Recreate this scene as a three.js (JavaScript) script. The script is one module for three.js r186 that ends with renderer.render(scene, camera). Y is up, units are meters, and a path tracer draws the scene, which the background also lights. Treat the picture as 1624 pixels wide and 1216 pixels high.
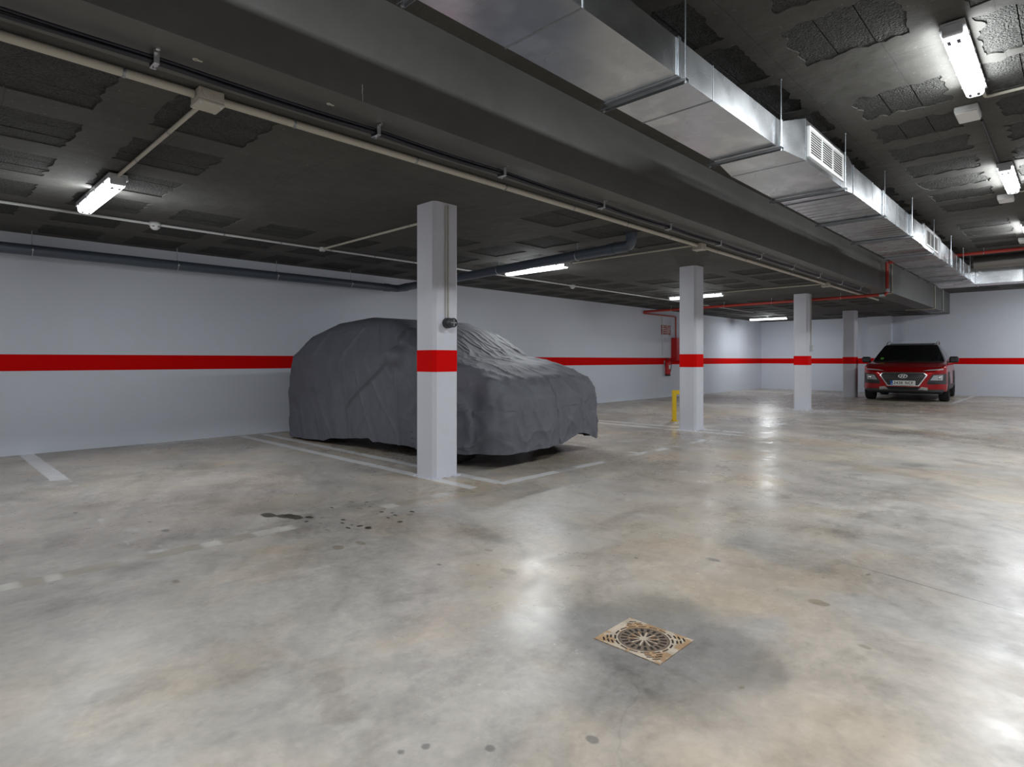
import * as THREE from 'three';
import { RoundedBoxGeometry } from 'three/addons/geometries/RoundedBoxGeometry.js';
import { mergeGeometries } from 'three/addons/utils/BufferGeometryUtils.js';
import { ImprovedNoise } from 'three/addons/math/ImprovedNoise.js';
import { RectAreaLightUniformsLib } from 'three/addons/lights/RectAreaLightUniformsLib.js';

RectAreaLightUniformsLib.init();
const scene = new THREE.Scene();
scene.background = new THREE.Color(0, 0, 0);

// ---------------------------------------------------------------- camera
// World: -z runs down the driving lane, -x towards the parking bays, y up.
const EYE = 1.03;
const camera = new THREE.PerspectiveCamera(2 * Math.atan(608 / 931) * 180 / Math.PI, 1624 / 1216, 0.05, 80);
camera.position.set(0, EYE, 0);
camera.rotation.set(0, Math.atan2(898, 931), 0);
camera.setViewOffset(1624, 1216, 0, 37, 1624, 1216);
scene.add(camera);

// ---------------------------------------------------------------- renderer / exposure / lamp strengths
const renderer = new THREE.WebGLRenderer({ antialias: true });
renderer.toneMapping = THREE.LinearToneMapping;
renderer.toneMappingExposure = 3.0;
renderer.shadowMap.enabled = true;
renderer.shadowMap.type = THREE.PCFSoftShadowMap;
const LAMP_COLOR = new THREE.Color().setRGB(0.94, 0.98, 1.0);
const LANE = { down: 78, side: 24 }, BAY = { down: 34, side: 22 };

// ---------------------------------------------------------------- main dimensions (metres)
const XW = -8.27;            // wall behind the bays
const XR = 3.0;              // wall on the other side of the lane
const ZB = -21.6;            // end wall
const ZF = 6.0;              // wall behind the camera
const H1 = 2.41;             // low slab over the bays
const H2 = 3.015;            // ceiling over the lane
const XE = -2.75;            // face of the edge beam
const S0 = 0.928, S1 = 1.118; // painted stripe

// ---------------------------------------------------------------- helpers
const noise = new ImprovedNoise();
const N3 = (x, y, z) => noise.noise(x, y, z);
function rng(seed) { let s = seed >>> 0; return () => { s = (s + 0x6D2B79F5) >>> 0; let t = s; t = Math.imul(t ^ (t >>> 15), t | 1); t ^= t + Math.imul(t ^ (t >>> 7), t | 61); return ((t ^ (t >>> 14)) >>> 0) / 4294967296; }; }
const clamp = (v, a, b) => Math.min(b, Math.max(a, v));
const sstep = (a, b, v) => { const t = clamp((v - a) / (b - a), 0, 1); return t * t * (3 - 2 * t); };
const lerp = (a, b, t) => a + (b - a) * t;
const V = (x, y, z) => new THREE.Vector3(x, y, z);
const taken = new Map();
function numbered(name) { const n = taken.get(name) ?? 0; taken.set(name, n + 1); return n ? name + '_' + String(n).padStart(3, '0') : name; }
function tag(o, label, category, group, kind) { if (label) o.userData.label = label; if (category) o.userData.category = category; if (group) o.userData.group = group; if (kind) o.userData.kind = kind; return o; }
function thing(name, label, category, group, pos = [0, 0, 0], turn = 0) {
  const g = new THREE.Group(); g.name = numbered(name); g.position.set(...pos); g.rotation.y = turn; scene.add(g);
  return tag(g, label, category, group);
}
function structure(name, label, category, pos) { const g = thing(name, label, category, null, pos); g.userData.kind = 'structure'; return g; }
function geo(list) {
  const a = [].concat(list).map((g) => { const k = g.index ? g.toNonIndexed() : g; if (!k.attributes.uv) k.setAttribute('uv', new THREE.BufferAttribute(new Float32Array(k.attributes.position.count * 2), 2)); for (const n of Object.keys(k.attributes)) if (!['position', 'normal', 'uv'].includes(n)) k.deleteAttribute(n); return k; });
  return a.length === 1 ? a[0] : mergeGeometries(a);
}
function part(name, list, mat, parent) {
  const m = new THREE.Mesh(geo(list), mat); m.name = name; m.castShadow = m.receiveShadow = true; parent.add(m); return m;
}
function share(name, geometry, mat, parent, x, y, z) { const m = new THREE.Mesh(geometry, mat); m.name = name; m.position.set(x, y, z); m.castShadow = m.receiveShadow = true; parent.add(m); return m; }
const box = (x0, x1, y0, y1, z0, z1) => new THREE.BoxGeometry(Math.abs(x1 - x0), Math.abs(y1 - y0), Math.abs(z1 - z0)).translate((x0 + x1) / 2, (y0 + y1) / 2, (z0 + z1) / 2);
const rbox = (x0, x1, y0, y1, z0, z1, r = 0.005, s = 2) => new RoundedBoxGeometry(Math.abs(x1 - x0), Math.abs(y1 - y0), Math.abs(z1 - z0), s, r).translate((x0 + x1) / 2, (y0 + y1) / 2, (z0 + z1) / 2);
function rod(a, b, r, seg = 12, r2 = r) {
  const A = V(...a), B = V(...b), d = B.clone().sub(A), g = new THREE.CylinderGeometry(r2, r, d.length(), seg);
  g.applyQuaternion(new THREE.Quaternion().setFromUnitVectors(V(0, 1, 0), d.clone().normalize()));
  return g.translate((A.x + B.x) / 2, (A.y + B.y) / 2, (A.z + B.z) / 2);
}
// pipe through points with rounded elbows
function pipe(pts, r, bend = 0.06, seg = 12) {
  const path = new THREE.CurvePath(), P = pts.map((p) => V(...p)); let from = P[0]; let n = 0;
  for (let i = 1; i < P.length; i++) {
    if (i < P.length - 1) {
      const d1 = P[i].clone().sub(P[i - 1]).normalize(), d2 = P[i + 1].clone().sub(P[i]).normalize();
      const a = P[i].clone().addScaledVector(d1, -bend), b = P[i].clone().addScaledVector(d2, bend);
      path.add(new THREE.LineCurve3(from, a)); path.add(new THREE.QuadraticBezierCurve3(a, P[i], b)); from = b; n++;
    } else path.add(new THREE.LineCurve3(from, P[i]));
  }
  const all = [];
  for (const c of path.curves) all.push(new THREE.TubeGeometry(c, c.isLineCurve3 ? 1 : 8, r, seg, false));
  for (const [p, q] of [[P[0], P[1]], [P[P.length - 1], P[P.length - 2]]]) { const d = p.clone().sub(q).normalize(); const g = new THREE.CircleGeometry(r, seg); g.applyQuaternion(new THREE.Quaternion().setFromUnitVectors(V(0, 0, 1), d)); g.translate(p.x, p.y, p.z); all.push(g); }
  return geo(all);
}
// uv in metres from the dominant axis of each face
function metreUV(g, k = 1) {
  const n = g.index ? g.toNonIndexed() : g, p = n.attributes.position, uv = new Float32Array(p.count * 2), a = V(), b = V(), c = V();
  for (let i = 0; i < p.count; i += 3) {
    a.fromBufferAttribute(p, i); b.fromBufferAttribute(p, i + 1); c.fromBufferAttribute(p, i + 2);
    const m = b.clone().sub(a).cross(c.clone().sub(a)), ax = Math.abs(m.x), ay = Math.abs(m.y), az = Math.abs(m.z);
    [a, b, c].forEach((q, j) => { const [u, v] = ax >= ay && ax >= az ? [q.z, q.y] : ay >= az ? [q.x, q.z] : [q.x, q.y]; uv[(i + j) * 2] = u * k; uv[(i + j) * 2 + 1] = v * k; });
  }
  n.setAttribute('uv', new THREE.BufferAttribute(uv, 2)); return n;
}
// value noise for textures
const LAT = (() => { const r = rng(77), a = new Float32Array(65536); for (let i = 0; i < 65536; i++) a[i] = r(); return a; })();
function vn(x, y) {
  const xi = Math.floor(x), yi = Math.floor(y), fx = x - xi, fy = y - yi, u = fx * fx * (3 - 2 * fx), v = fy * fy * (3 - 2 * fy);
  const a = xi & 255, b = (xi + 1) & 255, c = (yi & 255) << 8, d = ((yi + 1) & 255) << 8;
  return (LAT[c | a] * (1 - u) + LAT[c | b] * u) * (1 - v) + (LAT[d | a] * (1 - u) + LAT[d | b] * u) * v;
}
function fbm(x, y, o) { let s = 0, a = 0.5, t = 0; for (let i = 0; i < o; i++) { s += a * vn(x, y); t += a; x = x * 2.03 + 17.3; y = y * 2.03 + 9.1; a *= 0.5; } return s / t; }
const toS = (v) => { v = clamp(v, 0, 1); return 255 * (v <= 0.0031308 ? 12.92 * v : 1.055 * Math.pow(v, 1 / 2.4) - 0.055); };
function tex(w, h, fn, color = true) {   // fn(i, j) -> [r, g, b] linear, row 0 at v = 0
  const d = new Uint8Array(w * h * 4);
  for (let j = 0; j < h; j++) for (let i = 0; i < w; i++) { const c = fn(i, j), k = (j * w + i) * 4; if (color) { d[k] = toS(c[0]); d[k + 1] = toS(c[1]); d[k + 2] = toS(c[2]); } else { d[k] = d[k + 1] = d[k + 2] = clamp(c, 0, 1) * 255; } d[k + 3] = 255; }
  const t = new THREE.DataTexture(d, w, h, THREE.RGBAFormat); t.magFilter = THREE.LinearFilter; t.minFilter = THREE.LinearMipmapLinearFilter; t.generateMipmaps = true; t.wrapS = t.wrapT = THREE.RepeatWrapping; if (color) t.colorSpace = THREE.SRGBColorSpace; t.needsUpdate = true; return t;
}
// tileable fbm on a torus-like wrap: period p lattice cells
function tn(x, y, p) {
  const xi = Math.floor(x), yi = Math.floor(y), fx = x - xi, fy = y - yi, u = fx * fx * (3 - 2 * fx), v = fy * fy * (3 - 2 * fy);
  const m = (q) => ((q % p) + p) % p, a = m(xi), b = m(xi + 1), c = m(yi) << 8, d = m(yi + 1) << 8;
  return (LAT[c | a] * (1 - u) + LAT[c | b] * u) * (1 - v) + (LAT[d | a] * (1 - u) + LAT[d | b] * u) * v;
}
function tfbm(u, v, p, o) { let s = 0, a = 0.5, t = 0; for (let i = 0; i < o && p <= 256; i++) { s += a * tn(u * p, v * p, p); t += a; p *= 2; a *= 0.5; } return s / t; }
const lin = (r, g, b) => new THREE.Color().setRGB(r, g, b);
const std = (c, roughness = 0.6, more = {}) => new THREE.MeshStandardMaterial({ color: c, roughness, ...more });
const phy = (c, roughness, more = {}) => new THREE.MeshPhysicalMaterial({ color: c, roughness, ...more });
const rep = (t, k) => { const c = t.clone(); c.repeat.set(k, k); c.needsUpdate = true; return c; };

// ---------------------------------------------------------------- textures and materials
const plasterBump = tex(512, 512, (i, j) => tfbm(i / 512, j / 512, 8, 5), false);
const roughBump = tex(512, 512, (i, j) => { const a = tfbm(i / 512, j / 512, 64, 3), b = tfbm(j / 512, i / 512, 32, 3); return clamp(0.5 + (a - 0.5) * 1.3 + (b > 0.6 ? -(b - 0.6) * 2.5 : 0), 0, 1); }, false);
const filmMap = tex(1024, 1024, (i, j) => { const u = i / 1024, v = j / 1024; const a = tfbm(u, v, 4, 6), b = tfbm(v, u, 16, 4), s = tfbm(u, v * 4, 8, 3); const k = 0.84 + (a - 0.5) * 0.42 + (b - 0.5) * 0.2 + (s - 0.5) * 0.12; const ln = (q, c, w) => Math.abs(((q - c + 1.5) % 1) - 0.5) < w ? 0.62 : 1; const wob = (tfbm(u, v, 8, 3) - 0.5) * 0.012; const L = Math.min(ln(u + wob, 0.13, 0.0016), ln(u + wob, 0.47, 0.0012), ln(u + wob, 0.8, 0.0016), tfbm(u, v, 4, 2) > 0.5 ? ln(v + wob, 0.3, 0.0016) : 1, ln(v + wob, 0.78, 0.0012)); const dot = tfbm(v, u, 128, 1) > 0.93 ? 1.8 : 1; return [0.088 * k * L * dot, 0.085 * k * L * dot, 0.077 * k * L * dot]; });
const blockMap = tex(1024, 1024, (i, j) => { const u = i / 1024, v = j / 1024; const a = tfbm(u, v, 128, 2), b = tfbm(v, u, 8, 4); const pit = a < 0.36 ? 0.5 : 1; const k = (0.8 + (a - 0.5) * 0.7 + (b - 0.5) * 0.5) * pit; return [0.064 * k, 0.064 * k, 0.058 * k]; });
const beamMap = tex(1024, 1024, (i, j) => { const u = i / 1024, v = j / 1024; const a = tfbm(u, v, 4, 6), s = tfbm(u * 1, v, 32, 2); const k = 0.92 + (a - 0.5) * 0.3 + (s - 0.5) * 0.1; return [0.125 * k, 0.125 * k, 0.118 * k]; });
const wallMap = tex(512, 512, (i, j) => { const u = i / 512, v = j / 512, k = 1 + (tfbm(u, v, 4, 5) - 0.5) * 0.07; return [0.69 * k, 0.73 * k, 0.81 * k]; });
const zincMap = tex(1024, 1024, (i, j) => {
  const u = i / 1024, v = j / 1024, a = tfbm(u, v, 32, 3), b = tfbm(u, v, 4, 5), w = tfbm(u, v + 0.15 * b, 4, 5), st = tfbm(u, v * 0.25, 16, 3);
  const chalk = sstep(0.56, 0.72, w) * 0.14; const k = 0.96 + (a - 0.5) * 0.1 + (b - 0.5) * 0.14 + (st - 0.5) * 0.1;
  return [0.72 * k + chalk, 0.745 * k + chalk, 0.77 * k + chalk];
});
const zincRough = tex(512, 512, (i, j) => { const u = i / 512, v = j / 512; return 0.27 + (tfbm(u, v, 4, 4) - 0.5) * 0.26; }, false);
const M = {
  wall: std(lin(1, 1, 1), 0.75, { map: rep(wallMap, 0.35), bumpMap: rep(plasterBump, 0.9), bumpScale: 0.0025 }),
  column: std(lin(0.62, 0.63, 0.69), 0.6, { bumpMap: rep(plasterBump, 1.4), bumpScale: 0.003 }),
  stripe: phy(lin(0.68, 0.003, 0.003), 0.7, { specularIntensity: 0.12, bumpMap: rep(plasterBump, 0.9), bumpScale: 0.002 }),
  film: std(lin(1, 1, 1), 0.85, { map: rep(filmMap, 0.6), bumpMap: rep(plasterBump, 1.1), bumpScale: 0.006 }),
  block: std(lin(1, 1, 1), 0.9, { map: rep(blockMap, 1.5), bumpMap: rep(roughBump, 2.0), bumpScale: 0.012 }),
  beam: std(lin(1, 1, 1), 0.46, { map: rep(beamMap, 0.5), bumpMap: rep(plasterBump, 0.5), bumpScale: 0.004 }),
  zinc: std(lin(1, 1, 1), 1, { metalness: 1, map: rep(zincMap, 0.8), roughness: 1, roughnessMap: rep(zincRough, 0.5), bumpMap: rep(plasterBump, 0.12), bumpScale: 0.006 }),
  zincDark: std(lin(0.36, 0.38, 0.4), 0.45, { metalness: 1 }),
  galv: std(lin(0.5, 0.53, 0.56), 0.4, { metalness: 1 }),
  steel: std(lin(0.72, 0.72, 0.74), 0.28, { metalness: 1 }),
  grille: std(lin(0.78, 0.78, 0.77), 0.45),
  black: std(lin(0.012, 0.012, 0.013), 0.6),
  cable: std(lin(0.012, 0.012, 0.02), 0.45),
  pvcWarm: std(lin(0.53, 0.5, 0.42), 0.5),
  pvcWhite: std(lin(0.66, 0.67, 0.66), 0.5),
  pvcGrey: std(lin(0.085, 0.105, 0.135), 0.35),
  redPipe: std(lin(0.44, 0.045, 0.03), 0.4),
  redPaint: std(lin(0.5, 0.008, 0.01), 0.35),
  yellow: std(lin(0.75, 0.5, 0.01), 0.45),
  darkDuct: std(lin(0.26, 0.25, 0.24), 0.3, { metalness: 0.6 }),
  housing: std(lin(0.5, 0.51, 0.52), 0.5),
  diffuser: std(lin(0.8, 0.82, 0.85), 0.3, { emissive: lin(0.92, 0.97, 1.0), emissiveIntensity: 1.5 }),
  socket: std(lin(0.12, 0.13, 0.18), 0.5),
  siren: std(lin(0.035, 0.035, 0.04), 0.5),
  rubber: std(lin(0.014, 0.014, 0.015), 0.8),
};

// ---------------------------------------------------------------- lamps (lights live in the builder)
function lamp(x, y, z, length, turn, power, label, group) {
  const t = thing('fluorescent_lamp', label, 'lamp', group, [x, y, z], turn), L = length / 2;   // runs along local z, y = ceiling
  const prof = new THREE.Shape(); prof.moveTo(-0.055, -0.012); prof.lineTo(0.055, -0.012); prof.lineTo(0.06, -0.045); prof.lineTo(-0.06, -0.045);
  part('housing', [new THREE.ExtrudeGeometry(prof, { depth: length, bevelEnabled: true, bevelSize: 0.004, bevelThickness: 0.008, bevelSegments: 2 }).translate(0, 0, -L), rbox(-0.02, 0.02, -0.013, 0, -L * 0.62, -L * 0.5, 0.002), rbox(-0.02, 0.02, -0.013, 0, L * 0.5, L * 0.62, 0.002)], M.housing, t);
  const d = new THREE.Shape(); d.moveTo(-0.052, -0.046); d.lineTo(0.052, -0.046); d.lineTo(0.05, -0.078); d.quadraticCurveTo(0.046, -0.098, 0.024, -0.1); d.lineTo(-0.024, -0.1); d.quadraticCurveTo(-0.046, -0.098, -0.05, -0.078);
  part('diffuser', new THREE.ExtrudeGeometry(d, { depth: length - 0.08, bevelEnabled: true, bevelSize: 0.003, bevelThickness: 0.012, bevelSegments: 3, curveSegments: 8 }).translate(0, 0, -L + 0.04), M.diffuser, t);
  for (const s of [-1, 1]) part('end_cap', rbox(-0.05, 0.05, -0.088, -0.02, s * (L - 0.026), s * (L + 0.012), 0.012, 3), M.housing, t);
  for (const s of [-1, 1]) for (const q of [-1, 1]) part('tube_socket', rbox(q * 0.014, q * 0.032, -0.104, -0.07, s * (L - 0.1), s * (L - 0.045), 0.003), M.socket, t);
  for (const s of [-1, 1]) for (const q of [-0.75, -0.25, 0.25, 0.75]) part('clip', rbox(s * 0.056, s * 0.066, -0.062, -0.026, q * L - 0.012, q * L + 0.012, 0.003), M.steel, t);
  const add = (w, h, px, py, dx, dy, I) => { const l = new THREE.RectAreaLight(LAMP_COLOR, I, w, h); l.name = 'tube_light'; t.add(l); l.position.set(px, py, 0); l.up.set(0, 0, 1); const p = V(px + dx, py + dy, 0); l.lookAt(t.localToWorld(p)); };
  t.updateMatrixWorld(true);
  add(0.08, length - 0.1, 0, -0.107, 0, -1, power.down);
  for (const s of [-1, 1]) add(0.045, length - 0.1, s * 0.063, -0.078, s * 0.99, 0.04, power.side);
  return t;
}
for (const [z, n] of [[-4.8, 'nearest and largest'], [-8.2, 'second one in view'], [-11.6, 'third, cut by the right picture edge'], [-16.4, 'hidden beyond the cross duct'], [-19.8, 'last, beside the end wall, out of view'], [-1.4, 'above the viewer in the lane'], [2.0, 'behind the viewer in the lane']])
  lamp(z < -15 ? 0.5 : -0.53, H2, z, 1.1, 0, LANE, 'fluorescent lamp on the lane ceiling, ' + n, 'lane fluorescent lamps');
for (const [z, n] of [[-1.1, 'leftmost one, above the empty bay'], [-6.38, 'beside the grey drain pipe elbow'], [-11.35, 'half hidden behind the second white column'], [-19.1, 'farthest, just left of the third column'], [4.0, 'behind the viewer']])
  lamp(z < -16 ? -7.1 : -5.68, H1, z, 1.18, Math.PI / 2, BAY, 'fluorescent lamp on the low bay ceiling, ' + n, 'bay fluorescent lamps');

// ---------------------------------------------------------------- floor
const LINES = [  // x0, x1, z0, z1, wear (0 fresh .. 1 gone)
  [-8.27, -6.3, -1.0, -0.87, 0.05], [-6.3, -3.5, -1.0, -0.87, 0.97],
  [-8.2, -3.5, -3.24, -3.14, 0.12], [-8.15, -3.5, -3.53, -3.43, 0.3],
  [-3.52, -3.42, -4.2, -3.45, 0.15], [-3.52, -3.42, -7.6, -4.2, 0.75],
  [-8.2, -3.3, -8.0, -7.9, 0.4], [-8.2, -3.4, -8.32, -8.22, 0.3], [-3.5, -3.4, -12.4, -8.3, 0.8],
  [-8.2, -3.4, -12.9, -12.8, 0.3], [-8.2, -2.2, -13.25, -13.15, 0.35], [-8.2, -3.4, -5.7, -5.62, 0.75],
  [-2.2, -2.1, -21.4, -17.2, 0.5], [-4.2, -4.1, -21.4, -17.2, 0.5], [-6.4, -6.3, -21.4, -17.2, 0.6], [-8.2, -4.3, -17.2, -17.1, 0.6],
];
const BAND = [-3.56, -3.44, -3.2, 2.0];     // worn taped line along the bay mouths
const SPOTS = (() => {
  const s = [[-3.87, -1.69, 0.07, 0.045, 0], [-3.78, -1.74, 0.06, 0.035, 0], [-3.7, -1.79, 0.07, 0.045, 0], [-3.63, -1.85, 0.05, 0.03, 0], [-3.76, -1.78, 0.05, 0.03, 0], [-3.97, -1.1, 0.03, 0.02, 1], [-2.93, -1.66, 0.035, 0.03, 2], [-2.91, -1.79, 0.04, 0.02, 2],
    [-1.254, -0.968, 0.013, 0.013, 1], [-1.123, -1.08, 0.013, 0.012, 1], [-1.282, -0.909, 0.011, 0.01, 1], [-2.0, -2.05, 0.05, 0.03, 2], [-2.3, -2.2, 0.025, 0.02, 2], [-0.95, -1.3, 0.02, 0.015, 1], [-0.55, -2.4, 0.03, 0.02, 2], [-0.8, -2.7, 0.04, 0.03, 2], [-1.35, -2.9, 0.04, 0.025, 1]];
  const r = rng(5);
  for (let i = 0; i < 30; i++) s.push([-3.75 + r() * 0.75 - 0.1, -1.75 - r() * 0.7, 0.008 + r() * 0.018, 0.006 + r() * 0.012, r() < 0.5 ? 0 : 2]);
  for (let i = 0; i < 34; i++) s.push([-6 + r() * 6, -6 + r() * 6, 0.006 + r() * 0.016, 0.006 + r() * 0.012, 1 + Math.floor(r() * 2)]);
  return s;
})();
function fbp(x, y, o, p) { let t = 0, a = 1, n = 0; for (let i = 0; i < o; i++) { t += a * vn(x, y); n += a; x = x * 1.97 + 7.7; y = y * 1.97 + 3.9; a *= p; } return t / n; }
function floorColor(x, z) {
  const w1 = fbm(x * 1.3 + 3, z * 1.3, 4) - 0.5, w2 = fbm(x * 1.3 + 60, z * 1.3 + 40, 4) - 0.5, wx = x + 0.5 * w1, wz = z + 0.5 * w2;
  const a = fbp(wx * 0.7 + 11, wz * 0.7 + 5, 8, 0.62), b = fbp(wx * 2.6 + 50, wz * 2.6 + 70, 7, 0.7), c = fbm(x * 9 + 20, z * 9 + 31, 4), f = fbp(x * 38 + 4, z * 38, 4, 0.8);
  const warm = sstep(0.4, 0.62, fbp(wx * 0.8 + 90, wz * 0.8 + 33, 6, 0.6)), pink = sstep(0.52, 0.64, fbp(wx * 1.4 + 33, wz * 1.4 + 133, 6, 0.6));
  const smear = fbp((wx * 0.9 + wz * 0.43) * 1.2, (wz * 0.9 - wx * 0.43) * 4, 7, 0.62), mark = fbp(x * 4.2 + 14, z * 1.9 + 8, 7, 0.66);
  let k = 1 + (a - 0.5) * 0.95 + (b - 0.5) * 0.75 + (f - 0.5) * 0.34;
  k -= 0.16 * sstep(0.5, 0.7, smear); k -= 0.15 * sstep(0.54, 0.7, mark) * sstep(0.4, 0.6, a + c * 0.2); k += 0.1 * sstep(0.53, 0.66, fbp(wx * 1.6 + 7, wz * 1.6 + 200, 7, 0.66));
  let r = 0.42 * k, g = lerp(0.39, 0.372, warm) * k, bb = lerp(0.36, 0.312, warm) * k;
  r *= 1 + 0.05 * pink; bb *= 1 - 0.06 * pink;
  // damp stain round the drain
  const dx = x + 1.15, dz = z + 1.9, rr = Math.hypot(dx, dz) + (fbm(x * 3.1 + 8, z * 3.1, 5) - 0.5) * 0.55;
  const damp = sstep(0.55, 0.22, rr) * (0.36 + 0.3 * (b - 0.5)) ; r *= 1 - damp * 1.05; g *= 1 - damp; bb *= 1 - damp * 0.93;
  // paint
  for (const [x0, x1, z0, z1, w] of LINES) if (x > x0 - 0.02 && x < x1 + 0.02 && z > z0 - 0.02 && z < z1 + 0.02) {
    const e = (fbm(x * 22, z * 22, 2) - 0.5) * 0.012, inside = Math.min(x - x0, x1 - x, z - z0, z1 - z) + e;
    const keep = sstep(-0.002, 0.004, inside) * sstep(w - 0.16, w + 0.16, fbm(x * 7 + 2, z * 7, 5) * 1.1 + 0.12) * 0.85; const p = 0.74 * (0.9 + 0.2 * c);
    r = lerp(r, p, keep); g = lerp(g, p, keep); bb = lerp(bb, p * 1.01, keep);
  }
  if (x > BAND[0] && x < BAND[1] && z > BAND[2] && z < BAND[3]) {
    const on = sstep(0.42, 0.5, fbm(z * 2.1 + 4, 3.3, 3)) * sstep(0, 0.012, Math.min(x - BAND[0], BAND[1] - x) + (fbm(x * 20, z * 20, 2) - 0.5) * 0.03);
    const pale = sstep(0.5, 0.6, fbm(z * 5 + 60, 1.5, 3)), q = fbm(x * 14, z * 8 + 9, 4);
    r = lerp(r, lerp(0.36, 0.62, pale) * (0.7 + 0.6 * q), on * 0.7); g = lerp(g, lerp(0.32, 0.6, pale) * (0.7 + 0.6 * q), on * 0.7); bb = lerp(bb, lerp(0.26, 0.56, pale) * (0.7 + 0.6 * q), on * 0.7);
  }
  for (const [sx, sz, ra, rb, kind] of SPOTS) { const ux = x - sx, uz = z - sz; if (Math.abs(ux) < 0.15 && Math.abs(uz) < 0.15) { const q = Math.hypot(ux / ra, uz / rb) + (c - 0.5) * 1.6; const on = sstep(1.1, 0.85, q) * (kind === 0 ? 0.9 : kind === 1 ? 0.6 : 0.5); const t = kind === 0 ? [0.035, 0.032, 0.012] : kind === 1 ? [0.1, 0.1, 0.1] : [0.16, 0.13, 0.07]; r = lerp(r, t[0], on); g = lerp(g, t[1], on); bb = lerp(bb, t[2], on); } }
  // squarish brown patch and the saw-cut joint
  { const ux = x + 1.64, uz = z + 0.9, on = sstep(0.02, -0.02, Math.max(Math.abs(ux * 0.9 + uz * 0.4) - 0.13, Math.abs(uz * 0.9 - ux * 0.4) - 0.05) + (b - 0.5) * 0.3) * 0.14; r *= 1 - on; g *= 1 - on * 1.1; bb *= 1 - on * 1.2; }
  { const zl = -3.16 - 0.235 * (-0.16 - x) + 0.012 * (fbm(x * 3, 5, 3) - 0.5), on = sstep(0.005, 0.0015, Math.abs(z - zl)) * (x > -0.95 ? sstep(-0.95, -0.6, x) : 0) * 0.7; r *= 1 - on; g *= 1 - on; bb *= 1 - on; }
  for (const [ax, az, dir, len] of [[-1.02, -1.62, 1.1, 0.5], [-0.35, -2.6, 2.6, 1.2], [-3.1, -2.6, 0.5, 1.4]]) { const ux = x - ax, uz = z - az, s = ux * Math.cos(dir) + uz * Math.sin(dir), t = -ux * Math.sin(dir) + uz * Math.cos(dir) + (fbm(s * 4 + ax, 3, 4) - 0.5) * 0.16; if (s > 0 && s < len) { const on = sstep(0.0035, 0.001, Math.abs(t)) * 0.14; r *= 1 - on; g *= 1 - on; bb *= 1 - on; } }
  return [r, g, bb];
}
function floorRough(x, z) { return 0.33 + (fbm(x * 0.8 + 15, z * 0.8 + 44, 5) - 0.5) * 0.34 + (fbp(x * 6, z * 6 + 80, 6, 0.75) - 0.5) * 0.3; }
const floor = structure('floor', 'polished mottled grey concrete garage floor with worn white bay lines', 'floor');
for (const [x0, x1, z0, z1, w, h] of [[XW, 0.6, -9, 0.6, 2048, 2048], [XW, XR, ZB, -9, 1536, 1536], [0.6, XR, -9, 0.6, 512, 1024], [XW, XR, 0.6, ZF, 768, 512]]) {
  const map = tex(w, h, (i, j) => floorColor(lerp(x0, x1, (i + 0.5) / w), lerp(z0, z1, (j + 0.5) / h)));
  const rw = w / 2, rh = h / 2, rmap = tex(rw, rh, (i, j) => floorRough(lerp(x0, x1, (i + 0.5) / rw), lerp(z0, z1, (j + 0.5) / rh)), false);
  for (const t of [map, rmap]) t.wrapS = t.wrapT = THREE.ClampToEdgeWrapping;
  const g = box(x0, x1, -0.2, 0, z0, z1).toNonIndexed(), p = g.attributes.position, uv = g.attributes.uv;
  for (let i = 0; i < p.count; i++) uv.setXY(i, (p.getX(i) - x0) / (x1 - x0), (p.getZ(i) - z0) / (z1 - z0));
  part('concrete_slab', g, new THREE.MeshStandardMaterial({ map, roughnessMap: rmap, roughness: 1 }), floor);
}

// ---------------------------------------------------------------- walls
function wallBox(name, label, x0, x1, y0, y1, z0, z1) { const s = structure(name, label, 'wall'); part('plaster', metreUV(box(x0, x1, y0, y1, z0, z1)), M.wall, s); return s; }
const wl = wallBox('wall_left', 'long white bay wall with a red painted stripe on the left', XW - 0.25, XW, -0.2, H1 + 0.3, ZB, ZF);
part('red_stripe', metreUV(box(XW, XW + 0.0015, 0.912, 1.093, ZB, ZF)), M.stripe, wl).userData.label = 'red painted stripe';
const wb = structure('wall_back', 'white end wall with red stripe behind the red car', 'wall');
part('plaster', metreUV(box(XW - 0.25, XR + 0.25, -0.2, 2.40, ZB - 0.25, ZB)), M.wall, wb);
part('upper_plaster', metreUV(box(XW - 0.25, XR + 0.25, 2.40, H2 + 0.3, ZB - 0.25, ZB - 0.02)), M.wall, wb);
part('pilaster', metreUV(box(-4.85, -4.2, -0.1, H1 + 0.002, ZB - 0.05, ZB + 0.22)), M.wall, wb);
part('red_stripe', metreUV(box(XW + 0.001, XR, 0.912, 1.093, ZB, ZB + 0.0015)), M.stripe, wb).userData.label = 'red painted stripe';
part('pilaster_stripe', metreUV(box(-4.8515, -4.1985, 0.912, 1.093, ZB, ZB + 0.2215)), M.stripe, wb).userData.label = 'red painted stripe';
const wr = wallBox('wall_right', 'white wall on the far side of the lane, out of view', XR, XR + 0.25, -0.2, H2 + 0.3, ZB, ZF);
part('red_stripe', metreUV(box(XR - 0.0015, XR, 0.912, 1.093, ZB + 0.01, ZF - 0.01)), M.stripe, wr);
const wf = wallBox('wall_front', 'white wall behind the viewer', XW - 0.25, XR + 0.25, -0.2, H2 + 0.3, ZF, ZF + 0.25);
part('red_stripe', metreUV(box(XW + 0.01, XR - 0.01, 0.912, 1.093, ZF - 0.0015, ZF)), M.stripe, wf);

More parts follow.
